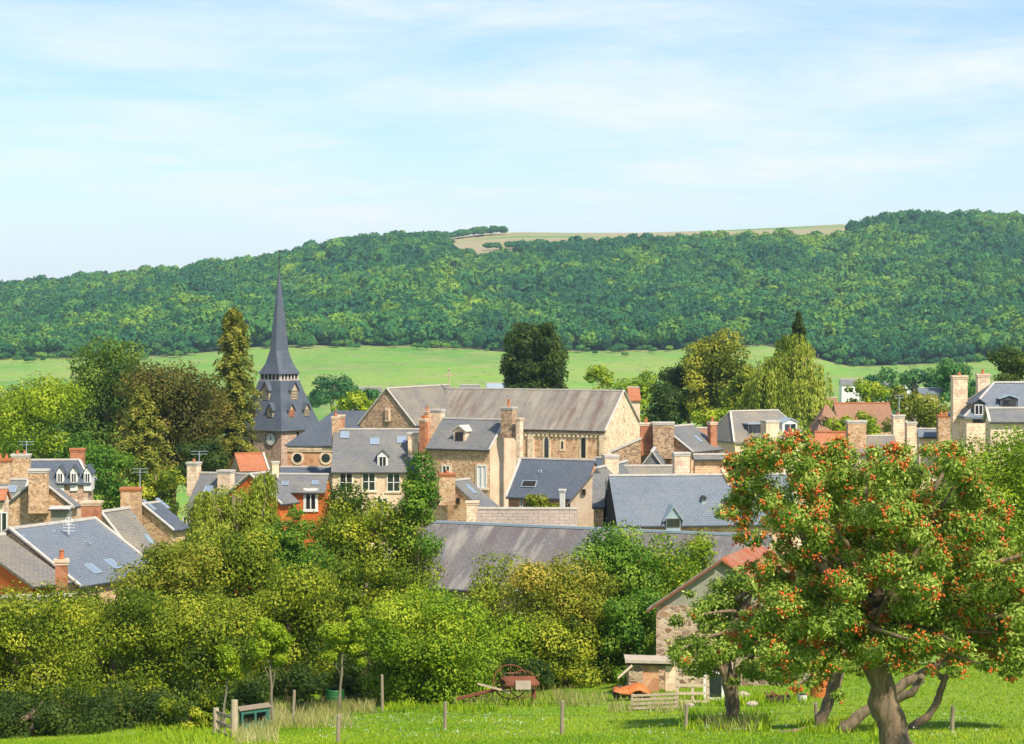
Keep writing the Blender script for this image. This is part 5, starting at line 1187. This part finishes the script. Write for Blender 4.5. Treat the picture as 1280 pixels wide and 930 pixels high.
# gate
def gate():
    a = hground(269, 935); b = hground(293, 935); b.y -= 2.0; b = Vector((P(293, 0, 66).x, 66, hterr(P(293, 0, 66).x, 66))); a = Vector((P(270, 0, 72).x, 72, hterr(P(270, 0, 72).x, 72)))
    r = root('wooden_gate', (a+b)/2, 'open wooden slatted gate between two pale posts at lower left', 'gate'); rnd = random.Random(2)
    zt = lambda py, Y: -(py-HY)/F*Y
    MB().tube([Vector((a.x, a.y, a.z-.3)), Vector((a.x, a.y, zt(885, a.y)))], [.11, .095], 9).build('post', WOODL, r); MB().tube([Vector((b.x, b.y, b.z-.3)), Vector((b.x, b.y, zt(875, b.y)))], [.12, .10], 9).build('post', WOODL, r)
    m = MB(); d = b-a; d.z = 0
    for i in range(5):
        q0 = Vector((a.x, a.y, zt(890+i*11, a.y))); q1 = Vector((b.x, b.y, zt(898+i*13, b.y))); m.obox((q0+q1)/2, (q1-q0)*.46, Vector((.02, 0, 0)), UP*.045)
    m.build('rails', WOODG, r)
    m = MB()
    for t in (.15, .5, .85): q = a.lerp(b, t); m.obox(Vector((q.x, q.y, (zt(888, q.y)+zt(940, q.y))/2)), Vector((.03, 0, 0)), Vector((0, .04, 0)), UP*.55)
    m.build('braces', WOODG, r)
gate()

def fence(label, spots, hts, wires=2, rad=.055):
    pts = [hground(*s) for s in spots]; r = root('wire_fence', pts[0], label, 'fence', 'wire fences in the meadow'); rnd = random.Random(len(spots)); tops = []
    for p, hgt in zip(pts, hts):
        lean = Vector((rnd.uniform(-.05, .05), rnd.uniform(-.05, .05), 0)); k = p.y/F; t = p+UP*hgt*k+lean; tops.append(t)
        MB().tube([p-UP*.3, p.lerp(t, .5), t-UP*.03, t], [rad*1.05, rad, rad*.97, rad*.6], 7, wob=.1, rng=rnd).build('post', WOODG, r)
    m = MB()
    for wv in range(wires):
        f = .93-.36*wv
        for i in range(len(pts)-1):
            a, b = pts[i].lerp(tops[i], f), pts[i+1].lerp(tops[i+1], f); m.tube([a, a.lerp(b, .5)-UP*.04, b], .0035, 4)
    m.build('wire', DARKW, r)
fence('wire fence with pale thin posts running along the hedge', [(366, 905), (478, 889)], [42, 46])
fence('wire fence of short weathered posts crossing the meadow', [(422, 929), (556, 912), (702, 919), (857, 914), (1020, 905), (1190, 913)], [36, 35, 44, 35, 27, 31])

# ------------------------------------------------------------------ grass and weeds
def blades(name, label, pts, hgt, wd, mat, seed, tall=1.0, cat='grass', cols=None, per=3):
    rng = np.random.default_rng(seed); pts = np.array(pts); n = len(pts)
    idx = np.repeat(np.arange(n), per); m = len(idx); p = pts[idx]+np.stack([rng.normal(size=m)*wd*1.5, rng.normal(size=m)*wd*1.5, np.zeros(m)], 1)
    h = hgt*rng.uniform(.5, 1.3, m)*tall; ang = rng.random(m)*np.pi; dx = np.stack([np.cos(ang), np.sin(ang), np.zeros(m)], 1)*wd*.5*rng.uniform(.6, 1.2, (m, 1)); lean = np.stack([rng.normal(size=m)*.35, rng.normal(size=m)*.35, np.ones(m)], 1)*h[:, None]
    v = np.stack([p-dx, p+dx, p+lean+dx*.15, p+lean-dx*.15], 1).reshape(-1, 3); t = np.clip(.5+rng.normal(size=m)*.2+np.array([mnoise.noise(Vector((q[0]*.25, q[1]*.12, 5))) for q in pts])[idx]*.45, 0, 1)
    o = build_leaves(name, v, np.repeat(t, 4), mat, None, (0, 0, 0)); tag(o, label, cat, kind='stuff'); return o
rng = np.random.default_rng(77); gp = []
while len(gp) < 85000:
    Y = 40+62*rng.random()**.8; u = rng.uniform(-.25, .26); x = u*Y
    gp.append((x, Y, hterr(x, Y)-.01))
GM = m_leaf('grass_blades', (0.13, 0.26, 0.006), (0.24, 0.38, 0.010), (0.42, 0.48, 0.03), .25)
blades('meadow_grass', 'short bright green meadow grass', gp, .065, .035, GM, 1)
DRY = m_leaf('dry_grass_blades', (0.22, 0.24, 0.05), (0.42, 0.38, 0.13), (0.60, 0.52, 0.26), .3)
dp = []
for (x0, x1, y0, y1, n) in ((330, 440, 885, 912, 420), (400, 470, 880, 893, 200), (295, 345, 900, 930, 160), (555, 720, 868, 884, 200), (690, 760, 872, 884, 60), (760, 860, 884, 892, 90), (880, 945, 900, 915, 60)):
    for _ in range(n): p = hground(rng.uniform(x0, x1), rng.uniform(y0, y1)); dp.append(p[:])
blades('dry_grass', 'tall straw coloured grass along the hedge and fence', dp, .38, .03, DRY, 2, per=5)
wp = []
for (x0, x1, y0, y1, n) in ((855, 960, 893, 915, 260), (1000, 1060, 905, 920, 120), (600, 690, 872, 884, 260), (840, 1010, 872, 884, 260), (480, 620, 884, 892, 200), (170, 300, 905, 930, 150), (1090, 1130, 905, 930, 80)):
    for _ in range(n): p = hground(rng.uniform(x0, x1), rng.uniform(y0, y1)); wp.append(p[:])
blades('weeds', 'taller green weeds round trunks, shed and machine', wp, .24, .05, GM, 3, per=5)
fl = []
for _ in range(260): x, y = (rng.normal()*45+rng.choice([450, 540, 640, 890, 1180]), rng.uniform(893, 925)); p = hground(x, y); fl.append((p.x, p.y, p.z+.1))
blades('clover_flowers', 'scattered tiny white clover flowers in the meadow', fl, .04, .05, m_leaf('white_petals', (0.5, 0.55, 0.4), (0.65, 0.68, 0.55), (0.75, 0.75, 0.65), .3), 4, per=2, cat='flowers')

# ------------------------------------------------------------------ valley bushes (hedgerow masses in the far field)
rng = np.random.default_rng(21)
V_, T_ = [], []
for _ in range(70):
    px = rng.uniform(-60, 1340); Y = rng.uniform(700, 1050); x = (px-CX)/F*Y; k = Y/F; rr = rng.uniform(6, 14)*k; z = hterr(x, Y)+rr*.6
    nl = 5; cc = np.array([x, Y, z])+rng.normal(size=(nl, 3))*[rr*.7, rr*.5, rr*.25]; R = np.full(nl, rr*.6)
    pos, nr, sz, ti = cloud(cc, np.stack([R, R, R*.8], 1), np.full(nl, 90), 3.6*k, rng, .6); v, tt = leaf_mesh(pos, nr, sz, ti, rng, .8); V_.append(v); T_.append(tt)
o = build_leaves('valley_scrub', np.vstack(V_), np.concatenate(T_), leafmat('teal'), None, (0, 0, 0)); tag(o, 'scrub and hedgerow scattered over the valley floor', 'scrub', kind='stuff')

# ------------------------------------------------------------------ air
HAZE = 0.00007
if HAZE:
    hm = bpy.data.materials.new('haze_air'); hm.use_nodes = True; t = hm.node_tree; t.nodes.clear()
    o_ = N(t, 'ShaderNodeOutputMaterial'); pv = N(t, 'ShaderNodeVolumePrincipled'); pv.inputs['Color'].default_value = (0.55, 0.82, 1.0, 1); pv.inputs['Density'].default_value = HAZE
    t.links.new(pv.outputs[0], o_.inputs['Volume'])
    m = MB(); m.box(Vector((0, 3000, 60)), 3200, 3120, 105); o = m.build('haze', hm); o['kind'] = 'stuff'; o['label'] = 'thin pale blue air haze over the valley'
